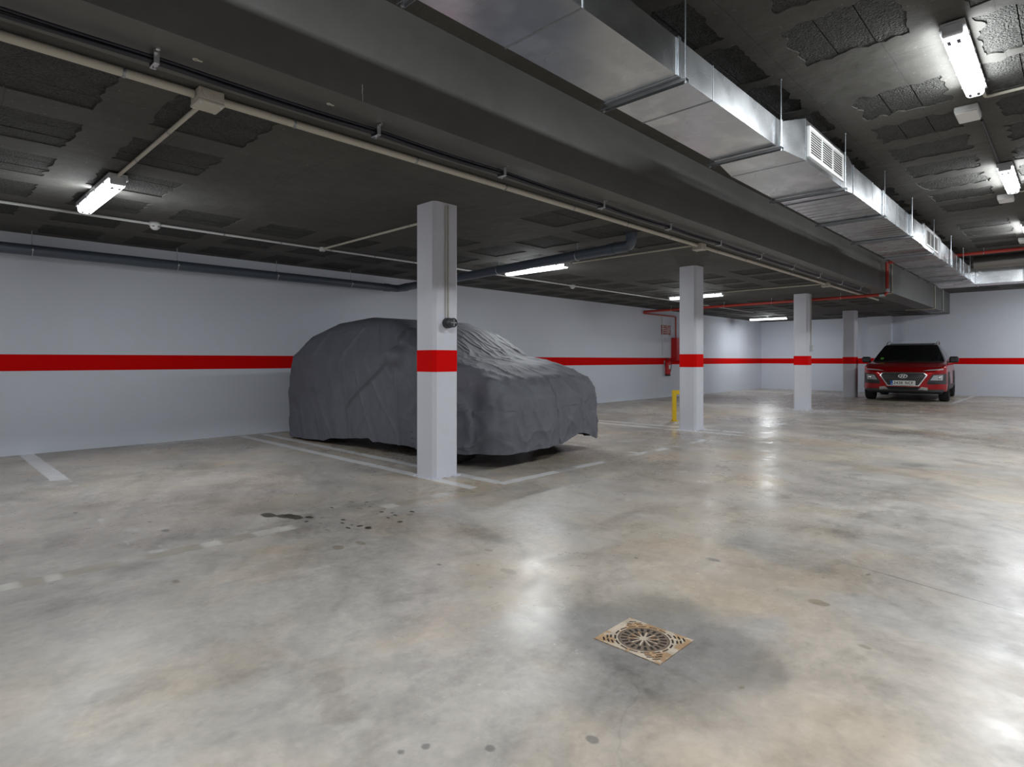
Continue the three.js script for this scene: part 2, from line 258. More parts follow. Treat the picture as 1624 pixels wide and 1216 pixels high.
// ---------------------------------------------------------------- ceilings: a cement film with irregular holes over recessed rough blocks
function outline(x0, x1, z0, z1, seed, amp, amp2 = 0.25) {
  const pts = [], step = 0.03; const o = seed * 7.31;
  const wob = (u, v, big) => { const n = N3(u * 6 + o, v * 6, o) * 0.6 + N3(u * 17 + o, v * 17, 3 + o) * 0.5; const sc = Math.abs(N3(u * 9 + 3 * o, v * 9, 9.5)) * 1.6; return (big ? (n * 0.5 + sc - 0.25) : n * amp2 + (amp2 > 0.3 ? sc * 0.7 - 0.2 : 0)) * amp; };
  const seg = (a, b, fn) => { const n = Math.max(3, Math.round(Math.abs(b - a) / step)); for (let i = 0; i < n; i++) pts.push(fn(lerp(a, b, i / n))); };
  seg(x0, x1, (x) => [x, z0 + wob(x, z0, true)]); seg(z0, z1, (z) => [x1 - wob(x1, z, false) - 0.002, z]);
  seg(x1, x0, (x) => [x, z1 - wob(x, z1, true)]); seg(z1, z0, (z) => [x0 + wob(x0, z, false) + 0.002, z]);
  return pts;
}
const FILM = 0.009;
function buildCeiling(name, label, H, X0, X1, Z0, Z1, panelsX, panelsZ, skip, nearFirst, amp, top) {
  const s = structure(name, label, 'ceiling'); const film = [], cells = [];
  const flat = (pts, hole) => { const sh = new THREE.Shape(pts.map(([x, z]) => new THREE.Vector2(x, z))); if (hole) sh.holes.push(new THREE.Path(hole.map(([x, z]) => new THREE.Vector2(x, z)))); const g = new THREE.ShapeGeometry(sh); g.rotateX(Math.PI / 2); g.translate(0, H, 0); return g; };
  // cell borders run through the middle of the ribs
  const mid = (list, a, b) => { const e = [a]; for (let i = 0; i + 1 < list.length; i++) e.push((list[i][1] + list[i + 1][0]) / 2); e.push(b); return e; };
  const ex = mid(panelsX, X0, X1), ez = mid(panelsZ, Z0, Z1);
  panelsX.forEach(([a, b], i) => panelsZ.forEach(([c, d], j) => {
    const rect = [[ex[i], ez[j]], [ex[i + 1], ez[j]], [ex[i + 1], ez[j + 1]], [ex[i], ez[j + 1]]];
    const k = skip(i, j, (a + b) / 2, (c + d) / 2);
    if (!k) { film.push(flat(rect)); return; }
    const [pa, pb, pc, pd] = k === true ? [a, b, c, d] : k;
    const hole = outline(pa, pb, pc, pd, i * 41 + j, amp, amp > 0.05 ? 0.6 : 0.25); film.push(flat(rect, hole));
    const pos = [], n = hole.length;
    for (let q = 0; q < n; q++) { const [x, z] = hole[q], [u, w] = hole[(q + 1) % n]; pos.push(x, H, z, u, H, w, u, H + FILM, w, x, H, z, u, H + FILM, w, x, H + FILM, z); }
    const g = new THREE.BufferGeometry(); g.setAttribute('position', new THREE.Float32BufferAttribute(pos, 3)); g.computeVertexNormals(); film.push(g);
    cells.push({ pa, pb, pc, pd, i, j, dist: Math.hypot((a + b) / 2, (c + d) / 2) });
  }));
  part('cement_film', metreUV(geo(film)), M.film, s);
  part('slab', metreUV(box(X0, X1, H + 0.035, top, Z0, Z1)), M.film, s);
  cells.sort((p, q) => p.dist - q.dist); const r = rng(name.length * 13 + 3); let count = 0; const rest = [];
  for (const c of cells) {
    const nn = c.dist < nearFirst ? 3 : 1, w = (c.pb - c.pa + 0.03) / nn;
    for (let q = 0; q < nn; q++) {
      const x0 = c.pa - 0.015 + q * w, dy = r() * 0.005; const g = metreUV(box(x0 + 0.003, x0 + w - 0.003, H + FILM * 0.55 + dy, H + 0.034, c.pc - 0.015, c.pd + 0.015));
      if (count < 290) { part('ceiling_block', g, M.block, s); count++; } else rest.push(g);
    }
  }
  if (rest.length) part('far_blocks', rest, M.block, s).userData.kind = 'stuff';
  return s;
}
const COLS = [[-4.0, -4.27, -3.18, -3.46], [-4.0, -4.27, -7.99, -8.26], [-4.02, -4.3, -12.95, -13.22], [-4.44, -4.76, -18.28, -18.58]];
{
  const px = [], pz = [];
  for (let k = 5; k >= 0; k--) px.push([-3.36 - 0.56 - 0.84 * k, -3.36 - 0.84 * k]);
  for (let j = 25; j >= -8; j--) pz.push([-0.99 - 0.54 - 0.795 * j, -0.99 - 0.795 * j]);
  const r = rng(9);
  buildCeiling('ceiling_low', 'dark grey waffle slab ceiling over the bays with rough recessed blocks', H1, XW, -3.15, ZB, ZF, px, pz.filter((p) => p[0] > ZB + 0.05), (i, j, x, z) => {
    for (const [a, b, c, d] of COLS) { const zc = (c + d) / 2 + 0.6, xc = (a + b) / 2; if (Math.abs(x - xc) < 1.35 && Math.abs(z - zc) < 1.15) return false; }
    if (r() < 0.05) return false; return true;
  }, 6.8, 0.03, H2 + 0.1);
}
{
  const px = [], pz = [];
  for (let k = 0; k < 6; k++) px.push([-2.14 + 0.845 * k, -1.55 + 0.845 * k]);
  for (let j = 25; j >= -13; j--) pz.push([-3.68 - 0.48 - 0.7 * j, -3.68 - 0.7 * j]);
  const r = rng(21);
  buildCeiling('ceiling_high', 'dark grey waffle slab ceiling over the lane with rough patchy blocks', H2, XE, XR, ZB, ZF, px, pz.filter((p) => p[0] > ZB + 0.1), (i, j, x, z) => {
    if (r() < 0.07) return false;
    const near = z > -5.6; const a = px[i], c = pz.filter((p) => p[0] > ZB + 0.1)[j];
    return near ? [a[0] - 0.05 + r() * 0.1, a[1] + 0.07 - r() * 0.12, c[0] - 0.09 + r() * 0.1, c[1] + 0.09 - r() * 0.1] : true;
  }, 6.6, 0.06, H2 + 0.35);
}
const beam = structure('beam', 'deep dark grey painted concrete edge beam running down the lane', 'beam');
part('concrete', metreUV(box(-3.15, XE, H1, H2 + 0.1, ZB, ZF)), M.beam, beam);

{ // pale lime drips and bare plug holes on the beam
  const drip = (y0, y1, z, w) => { const p = []; for (let i = 0; i <= 12; i++) p.push(V(XE + 0.001, lerp(y0, y1, i / 12), z + 0.008 * N3(i * 0.5, z * 3, 2))); return new THREE.TubeGeometry(new THREE.CatmullRomCurve3(p), 30, w, 5); };
  part('lime_drip', drip(2.5, 2.45, -1.7, 0.0026), M.pvcWhite, beam); part('lime_drip', drip(2.45, 2.412, -1.703, 0.0012), M.pvcWhite, beam);
  for (const [x, z] of [[-2.915, -0.93], [-2.905, -1.59]]) part('plug_hole', [new THREE.TorusGeometry(0.009, 0.004, 6, 16).rotateX(Math.PI / 2).translate(x, H1, z), box(x - 0.006, x + 0.006, H1 - 0.003, H1, z - 0.03, z - 0.01)], M.pvcWarm, beam);
}
// ---------------------------------------------------------------- columns
const colLabels = ['nearest white square column with red band and dark siren, in front of the covered car', 'second white column with red band, beside the yellow barrier', 'third white column with red band, a small switch box on its side', 'farthest white column with red band, just left of the red car'];
COLS.forEach(([x1, x0, z1, z0], k) => {
  const g = thing('column', colLabels[k], 'column', 'white columns with red bands'), c = 0.028, h = H1;
  const sh = new THREE.Shape(); const P = [[x0 + c, z0], [x1 - c, z0], [x1, z0 + c], [x1, z1 - c], [x1 - c, z1], [x0 + c, z1], [x0, z1 - c], [x0, z0 + c]];
  const off = (e) => { const cx = (x0 + x1) / 2, cz = (z0 + z1) / 2; return new THREE.Shape(P.map(([x, z]) => new THREE.Vector2(x + Math.sign(x - cx) * e, -(z + Math.sign(z - cz) * e)))); };
  const ex = (e, y0, y1) => new THREE.ExtrudeGeometry(off(e), { depth: y1 - y0, bevelEnabled: false }).rotateX(-Math.PI / 2).translate(0, y0, 0);
  part('shaft', metreUV(ex(0, 0, h)), M.column, g);
  part('red_band', metreUV(ex(0.0015, S0, S1)), M.stripe, g).userData.label = 'red painted band';
  // plaster slopped onto the floor and ragged top edge
  const r = rng(k + 2), slop = []; for (let i = 0; i < 14; i++) { const a = i / 14 * Math.PI * 2, cx = (x0 + x1) / 2 + clamp(Math.cos(a) * 0.2, -0.137, 0.137), cz = (z0 + z1) / 2 + clamp(Math.sin(a) * 0.2, -0.14, 0.14); slop.push(new THREE.SphereGeometry(0.02 + r() * 0.015, 8, 6).scale(1, 0.35, 1).translate(cx, 0.002, cz)); }
  part('plaster_foot', slop, M.column, g);
});

// ---------------------------------------------------------------- conduits, boxes and cables under the low slab
const yC = H1 - 0.026;
function conduit(name, pts, r, mat, label, group, bands = []) {
  const t = thing(name, label, 'conduit', group); part('tube', pipe(pts, r, Math.max(0.03, r * 3)), mat, t);
  for (const [x, y, z, ax] of bands) part('clip', ax === 'z' ? [rod([x, y, z - 0.006], [x, y, z + 0.006], r * 1.16, 14), box(x - r * 0.6, x + r * 0.6, y, y + r + 0.003, z - 0.006, z + 0.006)] : ax === 'x' ? [rod([x - 0.006, y, z], [x + 0.006, y, z], r * 1.16, 14), box(x - 0.006, x + 0.006, y, y + r + 0.003, z - r * 0.6, z + r * 0.6)] : [rod([x, y - 0.006, z], [x, y + 0.006, z], r * 1.16, 14)], M.zincDark, t);
  return t;
}
{
  for (const [z0, z1, l] of [[2.6, -1.025, 'thick cream conduit at the upper left, before the nearest junction box'], [-1.155, -6.485, 'thick cream conduit beside the beam between the nearest two junction boxes'], [-6.615, -11.335, 'thick cream conduit beside the beam beyond the second junction box'], [-11.465, -15.2, 'thick cream conduit at the far end of the beam']]) {
    const b = []; for (let z = Math.min(1.0, z0 - 0.4); z > z1 + 0.2; z -= 0.86) b.push([-3.235, yC, z, 'z']);
    conduit('conduit', [[-3.235, yC, z0], [-3.235, yC, z1]], 0.021, M.pvcWarm, l, 'thick cream conduits', b);
  }
  const b2 = []; for (let z = 2; z > -13; z -= 0.63) b2.push([-6.66, H1 - 0.02, z, 'z']);
  conduit('conduit', [[-6.66, H1 - 0.02, 2.6], [-6.66, H1 - 0.02, -16.8]], 0.0125, M.pvcWhite, 'thin white conduit with smoke detectors running over the bays', null, b2);
  const branch = (z, x0, x1, label, y = H1 - 0.02) => { const q = []; for (let x = x0 - 0.6; x > x1 + 0.2; x -= 0.7) q.push([x, y, z, 'x']); conduit('conduit', [[x0, y, z], [x1, y, z]], 0.0125, M.pvcWarm, label, 'branch conduits', q); };
  branch(-1.1, -3.3, -5.08, 'thin cream branch conduit from the nearest junction box to the leftmost lamp');
  branch(-6.5, -3.3, -5.08, 'thin cream branch conduit from the far junction box past the grey pipe elbow');
  branch(-11.4, -3.26, -5.08, 'thin cream branch conduit reaching the lamp behind the second column');
  branch(-3.56, -4.27, -6.64, 'thin pale branch conduit from the nearest column top to the white conduit');
  const jb = (z, label) => {
    const t = thing('junction_box', label, 'junction box', 'cream junction boxes', [-3.235, H1, z]);
    const body = part('body', rbox(-0.062, 0.062, -0.062, 0, -0.062, 0.062, 0.008, 3), M.pvcWarm, t); part('lid', rbox(-0.064, 0.064, -0.078, -0.06, -0.064, 0.064, 0.006, 3), M.pvcWarm, t);
    for (const s of [-1, 1]) for (const q of [-1, 1]) { part('knockout', rod([s * 0.061, -0.03, q * 0.026], [s * 0.067, -0.03, q * 0.026], 0.018, 18), M.pvcWarm, t); }
    for (const s of [-1, 1]) for (const q of [-1, 1]) part('screw', rod([s * 0.05, -0.077, q * 0.05], [s * 0.05, -0.081, q * 0.05], 0.006, 10), M.pvcWhite, t);
    return body;
  };
  jb(-1.09, 'square cream junction box on the thick conduit, nearest'); jb(-6.55, 'small cream junction box on the thick conduit above the second column'); jb(-11.4, 'tiny cream junction box on the thick conduit above the third column');
  // tee box where the branch meets the white conduit
  const tee = thing('conduit_box', 'little white conduit tee box between branch and white conduit', 'conduit box', null, [-6.66, H1, -3.56]); part('body', rod([0, 0, 0], [0, -0.04, 0], 0.035, 18), M.pvcWhite, tee); part('lid', rod([0, -0.04, 0], [0, -0.046, 0], 0.036, 18), M.pvcWhite, tee);
  for (const [z, l] of [[-1.75, 'white ceiling smoke detector right of the leftmost lamp'], [-8.5, 'white ceiling smoke detector behind the covered car, above the red stripe'], [-13.9, 'tiny far white smoke detector near the red pipe']]) {
    const t = thing('smoke_detector', l, 'smoke detector', 'smoke detectors', [-6.66, H1, z]);
    part('base', new THREE.LatheGeometry([[0.001, 0], [0.052, 0], [0.054, -0.03], [0.05, -0.036], [0.001, -0.036]].map(([a, b]) => new THREE.Vector2(a, b)), 28), M.pvcWhite, t);
    part('head', new THREE.LatheGeometry([[0.046, -0.036], [0.046, -0.05], [0.03, -0.068], [0.018, -0.075], [0.001, -0.076]].map(([a, b]) => new THREE.Vector2(a, b)), 28), M.pvcWhite, t);
    for (let i = 0; i < 6; i++) { const a = i / 6 * Math.PI * 2; part('vent', box(-0.01, 0.01, -0.05, -0.043, 0.044, 0.048).rotateY(a), M.black, t); }
  }
  // black cable bundle with steel clamps
  const t = thing('cable_bundle', 'black cable bundle slung under the edge beam in steel clamps', 'cable');
  const clampZ = [0.35, -0.78, -1.93, -2.98, -4.2, -5.35, -6.5, -7.7, -8.9, -10.1, -11.3, -12.5];
  for (let q = 0; q < 4; q++) {
    const pts = []; for (let z = 2.4; z > -13.4; z -= 0.19) { let sag = 0; for (let i = 0; i + 1 < clampZ.length; i++) if (z <= clampZ[i] && z > clampZ[i + 1]) { const s = (z - clampZ[i]) / (clampZ[i + 1] - clampZ[i]); sag = 4 * s * (1 - s); } pts.push(V(-2.985 + (q % 2) * 0.018 + 0.006 * N3(z * 1.3, q * 5, 1), H1 - 0.028 - (q >> 1) * 0.016 - sag * (0.003 + 0.003 * q) , z)); }
    part('cable', new THREE.TubeGeometry(new THREE.CatmullRomCurve3(pts), 240, 0.0085, 8), M.cable, t);
  }
  for (const z of clampZ) { const c = part('clamp', [rbox(-3.012, -2.938, H1 - 0.066, H1 - 0.06, z - 0.012, z + 0.012, 0.002), rbox(-3.012, -3.006, H1 - 0.066, H1, z - 0.012, z + 0.012, 0.002), rbox(-2.946, -2.94, H1 - 0.066, H1, z - 0.012, z + 0.012, 0.002), rod([-2.976, H1 - 0.078, z], [-2.976, H1 - 0.064, z], 0.008, 8)], M.steel, t); part('hanger_bolt', [rod([-2.92, H1 - 0.012, z], [-2.92, H1, z], 0.011, 6)], M.steel, c); }
}
// conduits dropping down the face of the beam at the far end
conduit('conduit', [[-3.2, H1 - 0.015, -14.0], [XE + 0.015, H1 - 0.015, -14.0], [XE + 0.015, H2, -14.0]], 0.0125, M.pvcWarm, 'thin conduit bending up the beam face just right of the red pipe', null);
conduit('conduit', [[-3.4, H1 - 0.015, -19.0], [XE + 0.015, H1 - 0.015, -19.0], [XE + 0.015, H2, -19.0]], 0.0125, M.pvcWarm, 'thin pale conduit bending up the far end of the beam face', null);
conduit('conduit', [[-3.0, H1 - 0.015, -20.3], [XE + 0.015, H1 - 0.015, -20.3], [XE + 0.015, H2, -20.3]], 0.0125, M.housing, 'thin grey conduit on the beam face nearest the end wall', null);

// ---------------------------------------------------------------- grey drain pipe
{
  const t = thing('drain_pipe', 'dark grey plastic drain pipe along the wall top turning across the bay', 'pipe');
  const yp = 2.2, xp = -8.02;
  part('pipe_run', pipe([[xp, yp, 3.5], [xp, yp, -5.62], [-3.62, 2.275, -5.5], [-3.5, 2.275, -5.5], [-3.5, H1 + 0.02, -5.5]], 0.058, 0.085, 20), M.pvcGrey, t);
  part('elbow_collar', [rod([xp, yp, -5.36], [xp, yp, -5.46], 0.064, 20), rod([xp + 0.18, yp + 0.002, -5.615], [xp + 0.27, yp + 0.004, -5.612], 0.064, 20)], M.pvcGrey, t);
  part('elbow_collar', [rod([-3.72, 2.273, -5.503], [-3.8, 2.272, -5.506], 0.064, 20), rod([-3.5, 2.37, -5.5], [-3.5, H1, -5.5], 0.064, 20)], M.pvcGrey, t);
  for (const z of [1.9, 0.5, -0.95, -2.35, -3.6, -4.75]) { const h = part('pipe_clip', [new THREE.TorusGeometry(0.061, 0.005, 8, 24).translate(xp, yp, z)], M.galv, t); part('hanger_rod', [rod([xp, yp + 0.06, z], [xp, H1, z], 0.004, 8)], M.galv, h); part('nut', rod([xp + 0.061, yp - 0.004, z], [xp + 0.078, yp - 0.004, z], 0.009, 8), M.pvcWhite, h); }
  for (const [x, y, z] of [[-6.9, 2.218, -5.585], [-5.6, 2.241, -5.55], [-4.25, 2.264, -5.518]]) { const h = part('pipe_clip', [new THREE.TorusGeometry(0.061, 0.005, 8, 24).rotateY(Math.PI / 2).translate(x, y, z)], M.galv, t); part('hanger_rod', [rod([x, y + 0.06, z], [x, H1, z], 0.004, 8)], M.galv, h); }
}
// ---------------------------------------------------------------- red fire pipe, hose cabinet, extinguisher, sign
{
  const t = thing('fire_pipe', 'red fire water pipe crossing the low ceiling over the bays to the beam', 'pipe');
  part('pipe_run', pipe([[XW + 0.06, 2.3, -13.5], [XE - 0.06, 2.31, -13.3]], 0.03, 0.07, 16), M.redPipe, t);
  const t2 = thing('fire_riser', 'red fire pipe riser climbing the face of the edge beam', 'pipe'), t3 = thing('fire_pipe', 'red fire pipe crossing under the lane ceiling at the far right', 'pipe');
  part('pipe_run', pipe([[XE - 0.02, 2.31, -13.3], [XE + 0.07, 2.31, -13.3], [XE + 0.07, 2.94, -13.3]], 0.03, 0.07, 16), M.redPipe, t2);
  part('pipe_run', pipe([[XE + 0.102, 2.93, -13.3], [XR - 0.4, 2.93, -13.1]], 0.03, 0.07, 16), M.redPipe, t3);
  part('coupling', [rod([XE - 0.06, 2.31, -13.3], [XE + 0.03, 2.31, -13.3], 0.04, 16), rod([XE + 0.07, 2.36, -13.3], [XE + 0.07, 2.42, -13.3], 0.04, 16)], M.galv, t2).userData.label = 'bare silver coupling';
  part('wall_branch', pipe([[XW + 0.06, 2.3, -13.5], [XW + 0.06, 2.26, -13.5], [XW + 0.06, 2.26, -15.2], [XW + 0.06, 1.66, -15.2]], 0.02, 0.035, 12), M.redPipe, t);
  for (const x of [-7.4, -6.0, -4.9, -3.5]) part('pipe_clip', [new THREE.TorusGeometry(0.033, 0.004, 8, 20).rotateY(Math.PI / 2).translate(x, 2.302 + (x + 8.2) * 0.0018, -13.5 + (x + 8.21) * 0.0362), rod([x, 2.33, -13.5 + (x + 8.21) * 0.0362], [x, H1 - 0.001, -13.5 + (x + 8.21) * 0.0362], 0.004, 8)], M.galv, t);
  for (const x of [-1.2, 0.3, 1.8]) part('pipe_clip', [new THREE.TorusGeometry(0.033, 0.004, 8, 20).rotateY(Math.PI / 2).translate(x, 2.93, -13.3 + (x + 2.68) * 0.0378), rod([x, 2.96, -13.3 + (x + 2.68) * 0.0378], [x, H2 - 0.001, -13.3 + (x + 2.68) * 0.0378], 0.004, 8)], M.galv, t3);
  const c = thing('hose_cabinet', 'flat red fire hose cabinet on the bay wall, half behind the second column', 'cabinet', null, [XW, 0, -15.28]);
  part('case', rbox(0.002, 0.17, 1.02, 1.66, -0.36, 0.24, 0.008), M.redPaint, c); part('door', rbox(0.17, 0.178, 1.04, 1.64, -0.345, 0.225, 0.003), M.redPaint, c); part('handle', rbox(0.178, 0.195, 1.3, 1.36, -0.31, -0.29, 0.003), M.steel, c);
  const e = thing('fire_extinguisher', 'small red fire extinguisher hanging on the red stripe of the bay wall', 'extinguisher', null, [XW + 0.11, 0, -14.66]);
  part('cylinder', new THREE.LatheGeometry([[0.001, 0.61], [0.066, 0.61], [0.072, 0.63], [0.072, 0.93], [0.06, 0.98], [0.026, 1.01], [0.022, 1.035], [0.001, 1.035]].map(([a, b]) => new THREE.Vector2(a, b)), 28), M.redPaint, e);
  part('foot_ring', rod([0, 0.595, 0], [0, 0.64, 0], 0.073, 28), M.black, e); part('instruction_label', new THREE.CylinderGeometry(0.0728, 0.0728, 0.11, 24, 1, true, 0.9, 1.0).translate(0, 0.84, 0), M.pvcWhite, e);
  part('valve', [rod([0, 1.03, 0], [0, 1.065, 0], 0.02, 14), rbox(-0.015, 0.015, 1.06, 1.075, -0.03, 0.09, 0.003), rbox(-0.014, 0.014, 1.085, 1.097, -0.02, 0.1, 0.003)], M.black, e);
  part('hose', new THREE.TubeGeometry(new THREE.CatmullRomCurve3([V(0.02, 1.05, -0.02), V(0.05, 1.05, -0.09), V(0.05, 0.95, -0.115), V(0.04, 0.8, -0.1), V(0.03, 0.7, -0.09)]), 24, 0.009, 8), M.black, e);
  part('bracket', [box(-0.107, -0.06, 0.96, 0.99, -0.02, 0.02), box(-0.107, -0.1, 0.9, 1.02, -0.03, 0.03)], M.galv, e);
  // twin wall sign
  const cv = document.createElement('canvas'); cv.width = 256; cv.height = 128; const q = cv.getContext('2d');
  q.fillStyle = '#8c1c18'; q.fillRect(0, 0, 256, 128); q.fillStyle = '#d9c9c0'; q.fillRect(166, 0, 10, 128);
  for (let j = 0; j < 4; j++) for (let i = 0; i < 5; i++) if ((i * 7 + j * 3) % 5 !== 1) q.fillRect(14 + i * 30, 12 + j * 28, 16, j === 1 ? 16 : 10);
  q.fillRect(206, 34, 20, 74); q.fillRect(210, 18, 30, 10); q.fillRect(236, 24, 6, 40);
  const st = new THREE.CanvasTexture(cv); st.colorSpace = THREE.SRGBColorSpace;
  const sg = thing('wall_sign', 'small red and white fire safety sign above the extinguisher', 'sign', null, [XW + 0.004, 1.87, -14.74]);
  const face = new THREE.PlaneGeometry(0.5, 0.26).rotateY(Math.PI / 2).translate(0.0035, 0, 0); part('plate', rbox(-0.003, 0.003, -0.13, 0.13, -0.25, 0.25, 0.001), M.redPaint, sg); part('print', face, new THREE.MeshStandardMaterial({ map: st, roughness: 0.5 }), sg);
  conduit('conduit', [[XW + 0.012, 2.24, -14.55], [XW + 0.012, 1.16, -14.55]], 0.01, M.pvcWhite, 'thin white vertical conduit on the bay wall behind the fire sign', null);
}
// yellow folding barrier behind the second column
{
  const t = thing('parking_barrier', 'yellow steel parking barrier half hidden behind the second column', 'barrier', null, [-4.78, 0, -9.2], 0.75);
  for (const s of [-1, 1]) part('post', rbox(s * 0.2 - 0.035, s * 0.2 + 0.035, 0.01, 0.52, -0.02, 0.02, 0.004), M.yellow, t);
  part('top_bar', rbox(-0.165, 0.165, 0.45, 0.52, -0.018, 0.018, 0.004), M.yellow, t);
  for (const s of [-1, 1]) { const f = part('base_plate', rbox(s * 0.2 - 0.06, s * 0.2 + 0.06, 0, 0.012, -0.06, 0.06, 0.003), M.yellow, t); part('bolt', [rod([s * 0.2 - 0.04, 0.01, 0.04], [s * 0.2 - 0.04, 0.022, 0.04], 0.009, 6), rod([s * 0.2 + 0.04, 0.01, -0.04], [s * 0.2 + 0.04, 0.022, -0.04], 0.009, 6)], M.black, f); }
}
// siren on the first column with its two thin tubes; switch box on the third
{
  const t = thing('alarm_siren', 'round dark alarm siren on the nearest column', 'siren', null, [-4.0, 1.355, -3.315]);
  part('base', rod([0.0, 0, 0], [0.045, 0, 0], 0.046, 24), M.siren, t); part('horn', rod([0.045, 0, 0], [0.1, 0, 0], 0.043, 24, 0.04), M.siren, t);
  const g = part('horn_mouth', new THREE.TorusGeometry(0.036, 0.006, 10, 24).rotateY(Math.PI / 2).translate(0.1, 0, 0), M.siren, t); part('rib', [box(0.098, 0.104, -0.003, 0.003, -0.036, 0.036), box(0.098, 0.104, -0.036, 0.036, -0.003, 0.003)], M.zincDark, g);
  conduit('conduit', [[-3.992, 1.4, -3.303], [-3.992, H1 - 0.02, -3.303]], 0.006, M.pvcWarm, 'left of two thin tubes rising from the dark siren', 'siren tubes');
  conduit('conduit', [[-3.992, 1.4, -3.333], [-3.992, H1 - 0.02, -3.333]], 0.006, M.pvcWarm, 'right of two thin tubes rising from the dark siren', 'siren tubes');
  const s = thing('switch_box', 'small grey switch box on the side of the third column', 'switch', null, [-4.02, 1.28, -13.14]); part('body', rbox(0, 0.05, -0.06, 0.06, -0.04, 0.04, 0.006), M.housing, s); part('rocker', rbox(0.05, 0.057, -0.03, 0.03, -0.02, 0.02, 0.003), M.pvcWhite, s);
  conduit('conduit', [[-4.008, 1.34, -13.14], [-4.008, H1, -13.14]], 0.009, M.pvcWarm, 'thin tube rising from the switch box on the third column', null);
}

// ---------------------------------------------------------------- metal duct
{
  const t = thing('ventilation_duct', 'long galvanised rectangular air duct with grilles hanging along the lane', 'duct');
  const A = [-2.0, -1.535, 2.545, 2.745], B = [-2.06, -1.49, 2.545, 2.86], C = [-2.08, -1.485, 2.555, 2.81];
  // open sheet-metal prism between two rectangles
  const loft = (p, z0, q, z1) => {
    const a = [[p[0], p[2]], [p[1], p[2]], [p[1], p[3]], [p[0], p[3]]], b = [[q[0], q[2]], [q[1], q[2]], [q[1], q[3]], [q[0], q[3]]], pos = [];
    for (let i = 0; i < 4; i++) { const j = (i + 1) % 4; pos.push(a[i][0], a[i][1], z0, b[i][0], b[i][1], z1, b[j][0], b[j][1], z1, a[i][0], a[i][1], z0, b[j][0], b[j][1], z1, a[j][0], a[j][1], z0); }
    const g = new THREE.BufferGeometry(); g.setAttribute('position', new THREE.Float32BufferAttribute(pos, 3)); g.computeVertexNormals(); return metreUV(g);
  };
  const flange = (p, z, w = 0.012, o = 0.007, m = M.galv) => part('flange', [box(p[0] - o, p[1] + o, p[2] - o, p[2], z - w, z + w), box(p[0] - o, p[1] + o, p[3], p[3] + o, z - w, z + w), box(p[0] - o, p[0], p[2], p[3], z - w, z + w), box(p[1], p[1] + o, p[2], p[3], z - w, z + w)], m, t);
  const run = (p, zs) => { for (let i = 0; i + 1 < zs.length; i++) { const e = i % 2 ? 0.0012 : 0, s = [p[0] + e, p[1] - e, p[2] + e, p[3] - e]; part('duct_section', loft(s, zs[i], s, zs[i + 1]), M.zinc, t); if (i) flange(p, zs[i], i % 2 ? 0.004 : 0.014, i % 2 ? 0.0035 : 0.008, i % 2 ? M.zincDark : M.galv); } };
  run(A, [4.0, 2.6, 1.2, -0.2, -1.15, -2.03, -2.87, -3.28, -4.36]); flange(A, -4.37, 0.012, 0.008);
  part('duct_transition', loft(A, -4.38, B, -4.74), M.zinc, t);
  part('duct_section', loft(B, -4.74, B, -5.9), M.zinc, t); flange(B, -4.75, 0.004, 0.003);
  part('duct_transition', loft(B, -5.9, C, -6.02), M.zinc, t); flange(C, -6.04, 0.008, 0.006);
  run(C, [-6.04, -6.75, -7.16, -7.9, -8.58, -9.3]);
  part('duct_transition', loft(C, -9.3, B, -9.5), M.zinc, t); part('duct_section', loft(B, -9.5, B, -10.75), M.zinc, t); part('duct_transition', loft(B, -10.75, C, -10.9), M.zinc, t); flange(B, -9.5, 0.006, 0.006);
  run(C, [-10.9, -11.4, -11.9, -12.4, -12.9, -13.4, -13.95, -14.6]);
  // cross-break creases pressed into the lower sheets
  for (let z = -6.2; z > -14.6; z -= 0.14) part('stiffener', box(C[0] + 0.01, C[1] - 0.01, C[2] - 0.003, C[2], z - 0.006, z + 0.006), M.galv, t);
  // elbow and cross duct
  const D = [2.53, 2.84];
  part('duct_elbow', metreUV(box(C[0], C[1] + 0.02, D[0], D[1], -15.16, -14.6)), M.zinc, t);
  for (let i = 0; i < 6; i++) part('duct_section', metreUV(box(-1.465 + i * 0.72, -1.465 + (i + 1) * 0.72 - 0.004, D[0] + (i % 2) * 0.001, D[1] - (i % 2) * 0.001, -15.15, -14.7)), M.zinc, t);
  for (let i = 0; i < 6; i++) part('flange', box(-1.475 + i * 0.72, -1.455 + i * 0.72, D[0] - 0.008, D[1] + 0.008, -15.158, -14.692), M.galv, t);
  // grilles
  for (const z0 of [-4.84, -9.66]) {
    const x = B[1], y0 = 2.615, y1 = 2.805, z1 = z0 - 0.86, g = part('grille_frame', [box(x, x + 0.012, y0 - 0.022, y0, z1 - 0.022, z0 + 0.022), box(x, x + 0.012, y1, y1 + 0.022, z1 - 0.022, z0 + 0.022), ...[0, 1, 2, 3].map((k) => box(x, x + 0.012, y0, y1, z0 - k * 0.28667 - 0.008 * (k > 0) - (k === 3 ? 0.014 : 0), z0 - k * 0.28667 + 0.008 + (k === 0 ? 0.014 : 0)))], M.grille, t);
    part('grille_recess', box(x, x + 0.0015, y0, y1, z1, z0), M.black, g);
    for (let k = 0; k < 10; k++) part('louvre', box(-0.007, 0.007, -0.0018, 0.0018, z1, z0).rotateZ(-0.65).translate(x + 0.007, y0 + 0.0095 + k * 0.019, 0), M.grille, g);
  }
  // hangers: two threaded rods and a channel
  const zs = [1.3, -0.1, -1.45, -2.9, -4.3, -5.72, -7.14, -8.56, -10.1, -11.6, -13.0, -13.9], names = ['second', 'third', 'fourth', 'fifth', 'sixth', 'seventh', 'eighth', 'ninth'];
